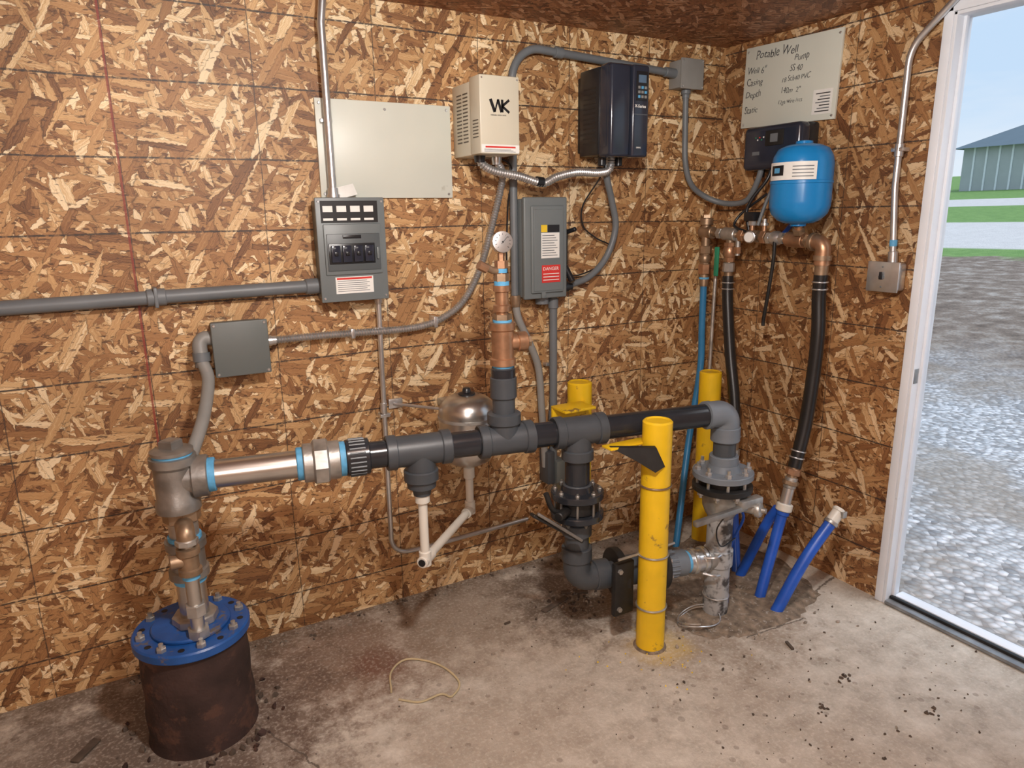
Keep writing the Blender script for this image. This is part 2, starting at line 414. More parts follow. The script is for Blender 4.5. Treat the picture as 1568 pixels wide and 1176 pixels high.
# ------------------------------------------------------------------ outside
b=B('ground')
xs=[TR+.0]+[.3+i*.35 for i in range(24)]+[9+i*2 for i in range(48)]
ys=[-60+i*3 for i in range(18)]+[-6+i*.5 for i in range(36)]+[12+i*3 for i in range(40)]
def gz(x): return -.13+(0 if x<4 else .062*(x-4))
gv=[[b.bm.verts.new((x,y,gz(x)+(random.uniform(-.012,.012) if x<9 else 0))) for y in ys] for x in xs]
mi=b.mi(M_gnd)
for i in range(len(xs)-1):
    for j in range(len(ys)-1):
        f=b.bm.faces.new([gv[i][j],gv[i+1][j],gv[i+1][j+1],gv[i][j+1]]); f.material_index=mi; f.smooth=True
b.done(keep_origin=True)
b=B('barn'); bx,by0,by1=52,-6,27.6; z0=gz(bx)-.3; ze=5.9; zr=8.9
b.box((bx,by0,z0),(bx+14,by1,ze),M_barnw)
for k in range(40): 
    y=by0+k*(by1-by0)/40; b.box((bx-.05,y,z0),(bx,y+.12,ze),M_trim)
tb=bmesh.new(); q=[(bx-.6,by0-.5,ze-.1),(bx-.6,by1+.5,ze-.1),(bx+7,by1-4.5,zr),(bx+7,by0+3.5,zr),(bx+14.6,by0-.5,ze-.1),(bx+14.6,by1+.5,ze-.1)]
vv=[tb.verts.new(p) for p in q]
for f in ((0,1,2,3),(3,2,5,4),(0,3,4),(1,5,2)): tb.faces.new([vv[i] for i in f])
b.merge(tb,Matrix.Identity(4),M_barnr,False); b.done()

# ------------------------------------------------------------------ WALL BACK items
RX=Matrix.Rotation(math.radians(90),4,'X')
def TA(x,y,z): return Matrix.Translation((x,y,z))@RX
RB=Matrix.Rotation(math.radians(-90),4,'Z')@RX
def TB(x,y,z): return Matrix.Translation((x,y,z))@RB

b=B('white_backer_board'); b.box((-2.035,-.014,1.735),(-1.498,-.001,2.087),M_white,.002)
for x in (-2.02,-1.515):
    for z in (1.75,2.07): b.lathe((x,-.014,z),(0,-1,0),[(0,.006),(.003,.004)],M_emt,12)
b.lathe((-1.77,-.014,2.06),(0,-1,0),[(0,.006),(.003,.004)],M_emt,12)
b.done()

b=B('electrical_breaker_panel')
x0,x1,z0,z1=-2.085,-1.825,1.355,1.735
b.box((x0+.012,-.092,z0+.01),(x1-.012,-.001,z1-.01),M_pan,.004)
b.box((x0,-.104,z0),(x1,-.09,z1),M_pan,.004)
b.box((x0+.022,-.112,z0+.10),(x1-.02,-.103,z1-.095),M_pan,.006)
b.box((x0+.03,-.116,z0+.115),(x1-.028,-.110,z1-.13),M_panD,.003)
b.box((x0+.035,-.119,z0+.14),(x1-.05,-.114,z0+.215),M_blk,.003)
for i in range(4):
    xx=x0+.042+i*.042
    b.box((xx,-.128,z0+.147),(xx+.034,-.118,z0+.208),M_blkg,.003)
    b.box((xx+.010,-.136,z0+.172),(xx+.024,-.127,z0+.186),M_blk,.002)
    b.box((xx+.004,-.1285,z0+.197),(xx+.016,-.1275,z0+.202),M_cond)
b.box((x0+.018,-.1055,z1-.09),(x1-.028,-.1035,z1-.012),M_labB)
for i in range(4):
    xx=x0+.026+i*.051
    b.box((xx,-.1068,z1-.052),(xx+.036,-.105,z1-.03),M_lab)
    b.box((xx,-.1068,z1-.082),(xx+.036,-.105,z1-.074),M_lab)
b.box((x0+.09,-.118,z0+.232),(x1-.1,-.113,z0+.245),M_blk,.002)
b.box((x0+.055,-.1055,z0+.03),(x1-.06,-.1035,z0+.092),M_lab)
for i in range(6): b.box((x0+.062,-.1062,z0+.038+i*.0075),(x1-.075-.01*(i%2),-.1052,z0+.040+i*.0075),M_cond)
b.box((x0+.06,-.1062,z0+.082),(x1-.065,-.1052,z0+.089),M_red)
b.box((x1-.045,-.125,z0+.155),(x1-.035,-.111,z0+.2),M_pan,.003)
for x in (x0+.012,x1-.012):
    for z in (z0+.015,z1-.015): b.lathe((x,-.104,z),(0,-1,0),[(0,.005),(.003,.004)],M_emt,10)
# crumpled paper tag lying on top of the panel
b.box((-.04,-.001,0),(.05,.001,.045),M_lab,.0005,M=Matrix.Translation((x0+.13,-.05,z1))@Matrix.Rotation(-.35,4,'X')@Matrix.Rotation(-.25,4,'Y'))
b.done()
b=B('electrical_conduit')
P=fil([(-2.0,-.05,1.735),(-2.0,-.05,2.33),(-1.985,-.05,2.435)],.1)
b.tube(P,.014,M_emt,16); b.lathe((-2.0,-.05,1.735),(0,0,1),[(0,.024),(.012,.024),(.012,.02),(.035,.019)],M_emt,16)
b.box((-2.022,-.03,2.0),(-1.978,-.001,2.015),M_emt,.002)
b.done()
b=B('electrical_conduit')
b.cyl((-4.0,-.045,1.395),(-2.07,-.045,1.415),.0235,M_cond); 
b.cyl((-2.66,-.045,1.409),(-2.60,-.045,1.4095),.029,M_cond,bev=.003); b.cyl((-2.13,-.045,1.414),(-2.075,-.045,1.415),.029,M_cond,bev=.003)
b.box((-2.638,-.076,1.376),(-2.626,-.001,1.443),M_cond,.003)
b.done()
b=B('electrical_conduit')
P=fil([(-1.845,-.03,1.36),(-1.850,-.03,.62),(-1.852,-.03,.24),(-1.70,-.03,.232),(-1.17,-.03,.245)],.09)
b.tube(P,.0105,M_emt,14); b.lathe((-1.845,-.03,1.33),(0,0,1),[(0,.014),(.012,.016),(.026,.016)],M_emt)
for z in (1.22,.86): b.box((-1.868,-.042,z),(-1.826,-.001,z+.014),M_emt,.002)
b.lathe((-1.85,-.03,.88),(0,0,1),[(0,.014),(.04,.014)],M_emt,16)
b.done()

b=B('junction_box')
b.box((-2.47,-.088,1.125),(-2.295,-.001,1.305),M_jb,.006); b.box((-2.478,-.100,1.117),(-2.287,-.087,1.313),M_jb,.005)
for x in (-2.467,-2.298):
    for z in (1.128,1.302): b.lathe((x,-.100,z),(0,-1,0),[(0,.006),(.003,.004)],M_emt,10)
b.done()
b=B('liquidtight_conduit')
P=[(-2.475,-.055,1.255),(-2.50,-.055,1.255),(-2.515,-.06,1.235),(-2.515,-.075,1.19)]
b.tube(cr(P),.025,M_condB,18); b.lathe((-2.515,-.077,1.21),(0,-.1,-1),[(0,.029),(.03,.029),(.032,.024),(.05,.024)],M_cond)
b.tube(cr([(-2.515,-.085,1.18),(-2.507,-.13,1.12),(-2.545,-.25,1.025),(-2.60,-.36,.94),(-2.615,-.385,.91)]),.021,M_condB,18)
b.lathe((-2.605,-.365,.935),(-.13,-.2,-.6),[(0,.027),(.03,.027),(.03,.023),(.05,.023)],M_cond)
b.done()
b=B('armoured_flex_conduit')
b.flex([(-2.285,-.05,1.225),(-2.10,-.045,1.225),(-1.96,-.04,1.222),(-1.69,-.04,1.222),(-1.55,-.04,1.262),(-1.46,-.04,1.335),(-1.385,-.04,1.47),(-1.33,-.05,1.65),(-1.30,-.07,1.79),(-1.315,-.10,1.84),(-1.345,-.12,1.87),(-1.35,-.12,1.90)],.0140,M_flexm)
b.lathe((-2.29,-.05,1.225),(1,0,0),[(0,.02),(.02,.02),(.02,.017),(.035,.017)],M_emt,16)
b.box((-1.97,-.057,1.203),(-1.955,-.001,1.24),M_emt,.002); b.box((-1.62,-.057,1.215),(-1.605,-.001,1.26),M_emt,.002)
b.lathe((-1.35,-.12,1.86),(0,0,1),[(0,.017),(.02,.021),(.035,.021)],M_emt,16)
b.done()
b=B('armoured_flex_conduit')
b.flex([(-1.44,-.15,1.90),(-1.435,-.15,1.865),(-1.38,-.15,1.835),(-1.26,-.15,1.815),(-1.15,-.15,1.79),(-1.08,-.15,1.815),(-.98,-.15,1.835),(-.86,-.14,1.835),(-.80,-.14,1.85),(-.79,-.14,1.90)],.0155,M_flexm)
b.lathe((-1.44,-.15,1.865),(0,0,1),[(0,.02),(.03,.024)],M_blk,16); b.lathe((-1.18,-.15,1.797),(1,0,-.1),[(0,.020),(.03,.020)],M_blk,16)
b.done()
b=B('variable_frequency_drive')
x0,x1,z0,z1=-1.485,-1.315,1.89,2.17
b.box((x0+.004,-.165,z0),(x1,-.001,z1-.012),M_beige,.004); b.box((x0,-.25,z0+.0),(x1,-.163,z1),M_beige,.006)
for r in range(14):
    for k in range(2):
        b.box((x0-.0012+.004,-.055-k*.055-.03,z0+.05+r*.0135),(x0+.006,-.055-k*.055+.012,z0+.055+r*.0135),M_beigeD)
for r in range(6): b.box((x0-.001,-.235,z0+.06+r*.012),(x0+.002,-.19,z0+.064+r*.012),M_beigeD)
def bar(x,z,x2,z2,w,M=M_labB):
    d=V((x2-x,0,z2-z)); L=d.length; a=math.atan2(d.z,d.x)
    b.box((0,-.0006,-w/2),(L,.0006,w/2),M,0,M=Matrix.Translation((x,-.2505,z))@Matrix.Rotation(-a,4,'Y'))
lx,lz=x0+.045,z0+.150
bar(lx,lz+.045,lx+.018,lz,.012); bar(lx+.018,lz,lx+.032,lz+.045,.006); bar(lx+.032,lz+.045,lx+.046,lz,.010); bar(lx+.050,lz,lx+.050,lz+.045,.010); bar(lx+.050,lz+.022,lx+.080,lz+.045,.009); bar(lx+.050,lz+.022,lx+.080,lz,.009)
b.text('VARIABLE SPEED DRIVE',.0065,TA(x0+.045,-.2502,z0+.137),M_labB)
b.box((x0+.004,-.2512,z0+.005),(x1-.003,-.2495,z0+.034),M_lab); b.box((x0+.02,-.2518,z0+.022),(x1-.02,-.251,z0+.028),M_red)
for i in range(3): b.box((x0+.015,-.2518,z0+.008+i*.004),(x1-.02-.01*i,-.251,z0+.0095+i*.004),M_cond)
for x in (x0+.01,x1-.01): b.lathe((x,-.25,z1-.012),(0,-1,0),[(0,.004),(.002,.003)],M_emt,8)
b.done()
b=B('variable_frequency_drive')
x0,x1,z0,z1=-.885,-.685,1.895,2.265
b.box((x0+.01,-.04,z0+.03),(x1-.01,-.001,z1-.03),M_blkm,.003)
b.box((x0,-.17,z0+.012),(x1,-.03,z1-.008),M_blk,.008); b.box((x0+.003,-.235,z0+.03),(x1-.003,-.165,z1),M_blkg,.016,4)
b.box((x0+.004,-.25,z0),(x0+.108,-.16,z1-.005),M_blkg,.014,4)
b.box((x0+.112,-.256,z0),(x1,-.16,z1-.004),M_blkg,.012,4)
b.box((x0+.128,-.2588,z0+.225),(x1-.012,-.2545,z1-.03),M_blk,.003)
b.box((x0+.138,-.2602,z0+.295),(x1-.022,-.2584,z1-.045),pm('lcd_screen',(.10,.16,.24),.1))
for r in range(3):
    for k in range(3): b.box((x0+.136+k*.017,-.261,z0+.235+r*.018),(x0+.148+k*.017,-.258,z0+.246+r*.018),M_condB if (r+k)%3 else M_tape,.001)
b.text('X-Series',.017,TA(x0+.123,-.2565,z0+.198),M_lab,offset=.0003)
b.box((x0+.12,-.2575,z0+.17),(x1-.01,-.2555,z0+.172),M_cond)
b.text('DRIVE',.009,TA(x0+.135,-.2565,z0+.035),M_lab)
for i in range(12): b.box((x0-.001,-.15,z0+.06+i*.02),(x0+.003,-.06,z0+.067+i*.02),M_labB)
for k in range(3): b.cyl((x0+.05+k*.045,-.13,z0-.03),(x0+.05+k*.045,-.13,z0+.015),.017,M_blk if k!=1 else M_emt,bev=.003)
b.done()
b=B('electrical_conduit')
P=fil([(-1.225,-.035,1.28),(-1.225,-.035,2.335),(-.36,-.04,2.29)],.13,12)
b.tube(P,.0165,M_cond,18)
b.cyl((-1.02,-.0375,2.3237),(-.98,-.0375,2.3216),.0215,M_cond,bev=.002); b.cyl((-.42,-.04,2.2935),(-.355,-.04,2.290),.0215,M_cond,bev=.002)
b.cyl((-1.225,-.035,2.13),(-1.225,-.035,2.18),.0215,M_cond,bev=.002)
b.done()
b=B('junction_box'); b.box((-.36,-.085,2.225),(-.235,-.001,2.345),M_condB,.004); b.box((-.366,-.095,2.219),(-.229,-.084,2.351),M_condB,.004)
for x in (-.356,-.239):
    for z in (2.229,2.341): b.lathe((x,-.095,z),(0,-1,0),[(0,.005),(.003,.004)],M_emt,8)
b.done()
b=B('liquidtight_conduit')
b.lathe((-.295,-.05,2.225),(0,0,-1),[(0,.022),(.02,.022),(.025,.017),(.04,.017)],M_cond)
b.tube(cr([(-.295,-.05,2.20),(-.29,-.05,2.05),(-.285,-.055,1.90),(-.25,-.06,1.80),(-.18,-.07,1.745),(-.12,-.12,1.71),(-.09,-.20,1.70),(-.09,-.28,1.72),(-.10,-.34,1.80),(-.10,-.36,1.865)]),.0135,M_cond,16)
b.done()
b=B('control_cable')
b.tube(cr([(-.10,-.42,1.865),(-.12,-.41,1.80),(-.15,-.36,1.72),(-.16,-.34,1.66),(-.16,-.36,1.58)]),.008,M_blk,12)
b.tube(cr([(-.10,-.47,1.865),(-.13,-.46,1.78),(-.15,-.44,1.70),(-.17,-.42,1.60)]),.008,M_cond,12)
b.tube(cr([(-.10,-.40,1.74),(-.14,-.30,1.66),(-.17,-.28,1.60),(-.17,-.36,1.57)]),.006,M_blk,10)
b.done()
b=B('disconnect_switch_box')
x0,x1,z0,z1=-1.215,-.998,1.305,1.735
b.box((x0+.006,-.085,z0+.006),(x1-.006,-.001,z1-.006),M_pan,.006); b.box((x0,-.105,z0),(x1,-.083,z1),M_pan,.006,3)
b.box((x0+.03,-.116,z0+.025),(x1-.022,-.103,z1-.035),M_pan,.02,5)
b.box((x0+.04,-.119,z0+.035),(x1-.032,-.1145,z1-.05),M_pan,.018,5)
b.box((x0+.075,-.1205,z1-.145),(x0+.105,-.1185,z1-.115),M_ylab); b.box((x0+.108,-.1205,z1-.145),(x1-.05,-.1185,z1-.115),M_labB)
b.box((x0+.075,-.1205,z1-.255),(x1-.05,-.1185,z1-.148),M_lab)
for i in range(9): b.box((x0+.08,-.1212,z1-.245+i*.0105),(x1-.06-.008*(i%3),-.1203,z1-.242+i*.0105),M_cond)
b.box((x0+.078,-.1205,z0+.07),(x1-.045,-.1185,z0+.145),M_red)
for i in range(3): b.box((x0+.084,-.1212,z0+.080+i*.013),(x1-.052,-.1203,z0+.0835+i*.013),M_lab)
b.text('DANGER',.020,TA(x0+.083,-.1206,z0+.123),M_lab,.0006)
b.box((x1-.002,-.075,1.44),(x1+.028,-.03,1.60),M_blkm,.008); b.cyl((x1+.012,-.055,1.58),(x1+.035,-.12,1.60),.010,M_blk,bev=.003); b.cyl((x1+.01,-.05,1.46),(x1+.028,-.11,1.37),.014,M_blk,bev=.003)
b.lathe((x0+.12,-.05,z0-.03),(0,0,1),[(0,.03),(.03,.03)],M_cond)
b.box((x0+.08,-.118,z0+.003),(x0+.10,-.104,z0+.03),M_pan,.003)
b.done()
b=B('electrical_conduit')
b.cyl((-1.035,-.05,.50),(-1.035,-.05,1.305),.018,M_cond); b.cyl((-1.035,-.05,1.25),(-1.035,-.05,1.295),.023,M_cond,bev=.002)
b.cyl((-1.035,-.05,.72),(-1.035,-.05,.77),.023,M_cond,bev=.002)
b.box((-1.09,-.09,.42),(-1.05,-.01,.58),M_pvc,.006); b.box((-1.045,-.10,.40),(-.99,-.01,.53),M_jb,.006); b.box((-1.062,-.03,.98),(-1.01,-.001,.995),M_emt,.002)
b.done()
b=B('liquidtight_conduit')
b.tube(cr([(-1.225,-.04,1.30),(-1.215,-.045,1.22),(-1.16,-.05,1.10),(-1.115,-.05,.98),(-1.10,-.05,.80),(-1.085,-.05,.58),(-1.08,-.05,.50)]),.0165,M_condB,16)
b.lathe((-1.225,-.04,1.27),(0,0,1),[(0,.02),(.03,.024),(.05,.024),(.05,.02)],M_brassD)
b.done()
b=B('liquidtight_conduit')
b.tube(cr([(-.79,-.10,1.90),(-.785,-.10,1.82),(-.74,-.08,1.72),(-.70,-.06,1.60),(-.74,-.05,1.47),(-.84,-.05,1.38),(-.97,-.05,1.345)]),.015,M_cond,16)
b.lathe((-.99,-.05,1.342),(1,0,.05),[(0,.024),(.03,.024),(.03,.019),(.05,.019)],M_blk)
b.done()
b=B('control_cable')
b.tube(cr([(-.80,-.12,1.90),(-.82,-.10,1.82),(-.87,-.04,1.70),(-.86,-.03,1.61),(-.79,-.03,1.555),(-.70,-.03,1.51),(-.74,-.03,1.44),(-.88,-.03,1.39),(-.98,-.03,1.40)]),.0035,M_blk,8)
b.done()
b=B('control_cable')
b.tube(cr([(-1.48,-.10,1.895),(-1.25,-.05,1.87),(-1.245,-.02,1.7),(-1.255,-.02,1.5),(-1.25,-.02,1.36)]),.0035,M_blk,8); b.done()

# ------------------------------------------------------------------ MAIN PIPE
DIR=V((1.97,-.37,0)).normalized(); ZP=.885
def mp(x,z=ZP): return V((x,-.42+(x+2.66)*(-.1878),z))
UP=V((0,0,1))
b=B('pump_discharge_manifold')
def seg(xa,xb,r,mat,bev=.0,sg=32): b.cyl(mp(xa),mp(xb),r,mat,bev=bev,seg=sg)
def collar(xa,xb,r,mat): seg(xa,xb,r,mat,.003)
b.lathe(mp(-2.66,.785),UP,[(0,.050),(.0,.066),(.030,.066),(.040,.060),(.14,.060),(.150,.068),(.175,.068),(.178,.056)],M_cast)
b.cyl(mp(-2.66),mp(-2.585),.055,M_cast); collar(-2.61,-2.565,.066,M_cast)
b.cyl(mp(-2.66,.96),mp(-2.66,.972),.058,M_tape); b.lathe(mp(-2.66,.970),UP,[(0,.062),(.010,.062),(.016,.050)],M_cast)
b.lathe(mp(-2.66,.982),UP,[(0,.034),(.026,.034),(.030,.028)],M_cast,4)
collar(-2.57,-2.545,.054,M_tape)
seg(-2.57,-2.28,.0455,M_steel)
collar(-2.305,-2.280,.054,M_tape)
collar(-2.285,-2.250,.064,M_galv); seg(-2.255,-2.205,.077,M_galv,.006,8); collar(-2.21,-2.17,.064,M_galv)
collar(-2.175,-2.150,.058,M_tape)
seg(-2.152,-2.075,.062,M_glossblk,.004)
for i in range(24):
    a=2*math.pi*i/24; n=UP*math.cos(a)+DIR.cross(UP)*math.sin(a)
    b.cyl(mp(-2.14)+n*.061,mp(-2.09)+n*.061,.0038,M_pvc,seg=6)
seg(-2.09,-1.99,.046,M_glossblk)
def tee(xa,xb,xm,zb,up=False):
    seg(xa,xb,.054,M_pvc); collar(xa,xa+.035,.060,M_pvc); collar(xb-.035,xb,.060,M_pvc)
    b.cyl(mp(xm),mp(xm,zb),.052,M_pvc)
    s=1 if up else -1
    b.lathe(mp(xm,zb-s*.04),UP*s,[(0,.055),(.004,.060),(.038,.060),(.042,.054)],M_pvc)
tee(-2.02,-1.80,-1.905,.775)
b.lathe(mp(-1.905,.78),-UP,[(0,.052),(.03,.050),(.035,.034),(.06,.03)],M_pvc)
seg(-1.81,-1.68,.046,M_glossblk)
tee(-1.70,-1.50,-1.605,.985,True)
seg(-1.51,-1.41,.046,M_glossblk)
tee(-1.42,-1.22,-1.325,.775)
seg(-1.23,-.76,.0455,M_glossblk)
b.lathe(mp(-.79),DIR,[(0,.048),(.002,.056),(.022,.056),(.024,.052)],M_pvcL)
b.tube(fil([mp(-.78),mp(-.69),mp(-.69,.80)],.06,10),.053,M_pvcL,28)
b.cyl(mp(-.69,.83),mp(-.69,.77),.058,M_pvcL,bev=.003)
b.cyl(mp(-.69,.80),mp(-.69,.64),.045,M_pvc); b.cyl(mp(-.69,.71),mp(-.69,.64),.058,M_pvcL,bev=.003)
g=mp(-1.605)
def gz_(z): return V((g.x,g.y,z))
b.cyl(gz_(.97),gz_(1.15),.040,M_pvc); b.cyl(gz_(1.04),gz_(1.115),.047,M_pvc,bev=.003); b.cyl(gz_(1.10),gz_(1.145),.043,M_glossblk,bev=.003)
b.cyl(gz_(1.145),gz_(1.16),.038,M_tape)
b.lathe(gz_(1.158),UP,[(0,.040),(.0,.045),(.022,.045),(.026,.039),(.12,.039),(.124,.045),(.148,.045),(.150,.035)],M_brass)
b.cyl(gz_(1.235),gz_(1.235)+V((.075,-.014,.0)),.028,M_brass); b.cyl(gz_(1.235)+V((.05,-.01,0)),gz_(1.235)+V((.085,-.016,.0)),.035,M_brass,bev=.003)
b.cyl(gz_(1.235)+V((.085,-.016,0)),gz_(1.235)+V((.10,-.018,0)),.02,M_brassD,seg=6)
b.cyl(gz_(1.303),gz_(1.316),.033,M_tape); b.cyl(gz_(1.316),gz_(1.335),.034,M_brassD,seg=6)
b.cyl(gz_(1.33),gz_(1.36),.021,M_brass); b.lathe(gz_(1.345),UP,[(0,.024),(.0,.030),(.02,.030),(.024,.023),(.065,.023),(.068,.030),(.088,.030)],M_brass)
b.cyl(gz_(1.432),gz_(1.447),.026,M_tape)
b.cyl(gz_(1.445),gz_(1.472),.027,M_brassD,seg=6); b.cyl(gz_(1.46),gz_(1.50),.016,M_brass); b.cyl(gz_(1.475),gz_(1.489),.020,M_tape)
b.cyl(gz_(1.49),gz_(1.515),.023,M_brass,seg=6); b.cyl(gz_(1.51),gz_(1.54),.012,M_brass,seg=6)
b.tube(cr([gz_(1.48),gz_(1.485)+V((-.035,.0,-.0)),gz_(1.49)+V((-.06,0,.01))]),.012,M_brassD,12); b.cyl(gz_(1.49)+V((-.055,0,0)),gz_(1.49)+V((-.085,0,.015)),.016,M_brass,seg=8)
b.done()
b=B('pressure_gauge')
gc=gz_(1.575); n=V((-.18,-1,.12)).normalized()
b.lathe(gc+n*-.018,n,[(0,.026),(.004,.033),(.028,.034),(.034,.036),(.04,.035),(.041,.031)],M_emt,32)
b.lathe(gc+n*.0215,n,[(0,.0305),(.001,.0305)],M_glass,32)
xa=UP.cross(n).normalized(); ya=n.cross(xa)
for i in range(11):
    a=math.radians(225-27*i); d=xa*math.cos(a)+ya*math.sin(a); b.cyl(gc+n*.023+d*.022,gc+n*.023+d*.028,.0009,M_labB,seg=6)
b.cyl(gc+n*.024-xa*.006-ya*.006,gc+n*.024+xa*.018+ya*.018,.0012,M_labB,seg=6); b.lathe(gc+n*.022,n,[(0,.004),(.003,.003)],M_labB,12)
b.cyl(gc-UP*.055,gc-UP*.03,.008,M_brass,seg=6)
b.done()

b=B('white_pvc_pipe')
A1=mp(-1.905,.74); A2=mp(-1.905,.47); A3=V((-1.575,-.25,.47)); A4=V((-1.575,-.25,.66))
b.tube(fil([A1,A2,A3,A4],.02,6),.0165,M_wpvc,20)
b.cyl(A1+UP*.01,A1-UP*.05,.026,M_wpvc,bev=.003)
dd=(A3-A2).normalized()
b.cyl(A2-UP*.022,A2+UP*.035,.022,M_wpvc,bev=.003); b.cyl(A2,A2+dd*.05,.022,M_wpvc,bev=.003)
b.cyl(A3-UP*.018,A3+UP*.04,.022,M_wpvc,bev=.003); b.cyl(A3,A3-dd*.05,.022,M_wpvc,bev=.003)
b.cyl(A4-UP*.05,A4,.023,M_wpvc,bev=.003)
b.cyl(A2-dd*.005,A2-dd*.028,.021,M_wpvc,bev=.002); b.cyl(A2-dd*.026,A2-dd*.031,.013,M_labB)
b.done()
b=B('stainless_expansion_tank')
tc=V((-1.575,-.25,.665))
b.lathe(tc,UP,[(0,.018),(.0,.03),(.012,.03),(.014,.065),(.03,.092),(.06,.110),(.09,.116),(.15,.1165),(.152,.120),(.158,.120),(.16,.1165),(.225,.1165),(.25,.113),(.272,.102),(.288,.083),(.298,.06),(.302,.035)],M_steel,40)
b.lathe(tc+UP*.295,UP,[(0,.035),(.012,.034),(.016,.018),(.03,.016),(.034,.012)],M_blk,20)
b.cyl((-1.80,-.012,.905),(-1.66,-.17,.90),.006,M_emt); b.box((-1.82,-.012,.885),(-1.76,-.001,.925),M_emt,.002)
b.lathe(tc+UP*.205,UP,[(0,.1195),(.012,.1195)],M_galv,40); b.box((-1.60,-.14,.87),(-1.55,-.001,.90),M_galv,.002)
b.box((-1.59,-.375,.80),(-1.53,-.364,.85),M_labB,.004)
b.done()

b=B('flanged_check_valve')
c=mp(-1.325)
def cz(z): return V((c.x,c.y,z))
b.cyl(cz(.80),cz(.62),.047,M_glossblk); b.cyl(cz(.68),cz(.645),.056,M_pvc,bev=.003)
b.lathe(cz(.625),UP,[(0,.098),(.003,.101),(.024,.101),(.027,.098),(.029,.062),(.05,.058)],M_glossblk,40)
b.cyl(cz(.57),cz(.627),.078,M_blkm,bev=.004)
b.lathe(cz(.545),UP,[(0,.098),(.003,.101),(.022,.101),(.025,.098)],M_glossblk,40)
b.bolts(cz(.652),UP,.084,8,.009,.009,M_cast,.007); b.bolts(cz(.545),-UP,.084,8,.009,.009,M_cast,.006)
for i in range(8):
    a=2*math.pi*i/8+.2; q=cz(.57)+V((.084*math.cos(a),.084*math.sin(a),0)); b.cyl(q-UP*.01,q+UP*.06,.005,M_cast,seg=8)
b.cyl(cz(.55),cz(.40),.047,M_pvc); b.cyl(cz(.52),cz(.47),.057,M_pvc,bev=.003)
zb=.285
b.tube(fil([cz(.39),cz(zb),mp(-1.22,zb-.005)],.065,12),.053,M_pvc,28); 
b.cyl(mp(-1.255,zb-.003),mp(-1.195,zb-.005),.059,M_pvc,bev=.003); b.cyl(cz(.42),cz(.365),.059,M_pvc,bev=.003)
b.cyl(mp(-1.22,zb-.005),mp(-.93,.265),.045,M_pvc)
def mflange(x,t,R): b.cyl(mp(x,.275),mp(x+t,.275),R,M_blkm,bev=.003,seg=40)
mflange(-1.17,.03,.10); mflange(-.99,.03,.10); b.cyl(mp(-1.15,.275),mp(-.96,.275),.06,M_pvc)
b.bolts(mp(-.962,.275),DIR,.082,8,.011,.012,M_emt); 
b.cyl(mp(-.97,.27),mp(-.85,.262),.054,M_pvcL,bev=.004)
for i in range(20):
    a=2*math.pi*i/20; n=UP*math.cos(a)+DIR.cross(UP)*math.sin(a); b.cyl(mp(-.955,.268)+n*.054,mp(-.90,.265)+n*.054,.004,M_pvcL,seg=6)
b.cyl(mp(-.85,.262),mp(-.835,.262),.046,M_tape)
b.cyl(mp(-.84,.26),mp(-.745,.257),.046,M_emt,bev=.004); b.cyl(mp(-.82,.26),mp(-.80,.26),.054,M_emt,bev=.004); b.cyl(mp(-.775,.26),mp(-.755,.26),.054,M_emt,bev=.004)
for s in (-1,1):
    b.tube(cr([mp(-.80,.26)+V((0,-.05,s*.035)),mp(-.77,.26)+V((0,-.075,s*.04)),mp(-.74,.26)+V((0,-.07,s*.045))],6),.006,M_emt,8)
b.box((-.012,-.02,-.006),(.22,.02,.006),M_blkm,.005,M=Matrix.Translation(cz(.50)+V((-.22,-.05,.115)))@Matrix.Rotation(math.radians(35),4,'Y')@Matrix.Rotation(-.2,4,'Z'))
b.box((-.012,-.008,-.006),(.20,.008,.006),M_cast,.004,M=Matrix.Translation(cz(.50)+V((-.21,-.075,.125)))@Matrix.Rotation(math.radians(38),4,'Y')@Matrix.Rotation(-.2,4,'Z'))
b.tube(cr([cz(.59)+V((-.075,-.04,0)),cz(.60)+V((-.14,-.05,.02)),cz(.66)+V((-.17,-.05,.03))]),.010,M_blkm,12)
b.cyl(cz(.595)+V((-.06,-.03,0)),cz(.595)+V((-.13,-.07,.0)),.018,M_blkm,bev=.003)
b.done()

b=B('wellhead_casing')
w=mp(-.69)
def wz(z): return V((w.x,w.y,z))
b.lathe(wz(.618),UP,[(0,.118),(.003,.121),(.024,.121),(.027,.118),(.03,.068),(.055,.060)],M_pvcL,44)
b.cyl(wz(.585),wz(.62),.085,M_blkm)
b.lathe(wz(.563),UP,[(0,.116),(.003,.12),(.022,.12),(.025,.116)],M_blkm,44)
b.bolts(wz(.645),UP,.100,8,.014,.014,M_emt,.018); b.bolts(wz(.563),-UP,.100,8,.014,.014,M_emt,.01)
for i in range(8):
    a=2*math.pi*i/8+.2; q=wz(.58)+V((.1*math.cos(a),.1*math.sin(a),0)); b.cyl(q-UP*.01,q+UP*.05,.007,M_emt,seg=8)
b.lathe(wz(.44),UP,[(0,.05),(.02,.062),(.05,.075),(.09,.078),(.12,.085)],M_galv,32)
b.cyl(wz(.50)+V((.04,-.06,0)),wz(.50)+V((.075,-.13,.0)),.022,M_galv,bev=.004); b.lathe(wz(.50)+V((.07,-.12,0)),(.4,-1,.1),[(0,.03),(.012,.032),(.02,.028),(.024,.012),(.04,.010)],M_galv,20)
b.box((-.27,-.012,-.012),(.02,.012,.012),M_cast,.006,M=Matrix.Translation(wz(.52)+V((.0,-.115,0)))@Matrix.Rotation(.05,4,'Z'))
b.box((-.02,-.02,-.018),(.10,.02,.018),M_galv,.008,M=Matrix.Translation(wz(.53)+V((.0,-.11,.005))))
M_cas=pm('casing_worn_paint',(.42,.43,.44),.5,.3,.1,8,.3,dirt=((.07,.065,.065),.50,7))
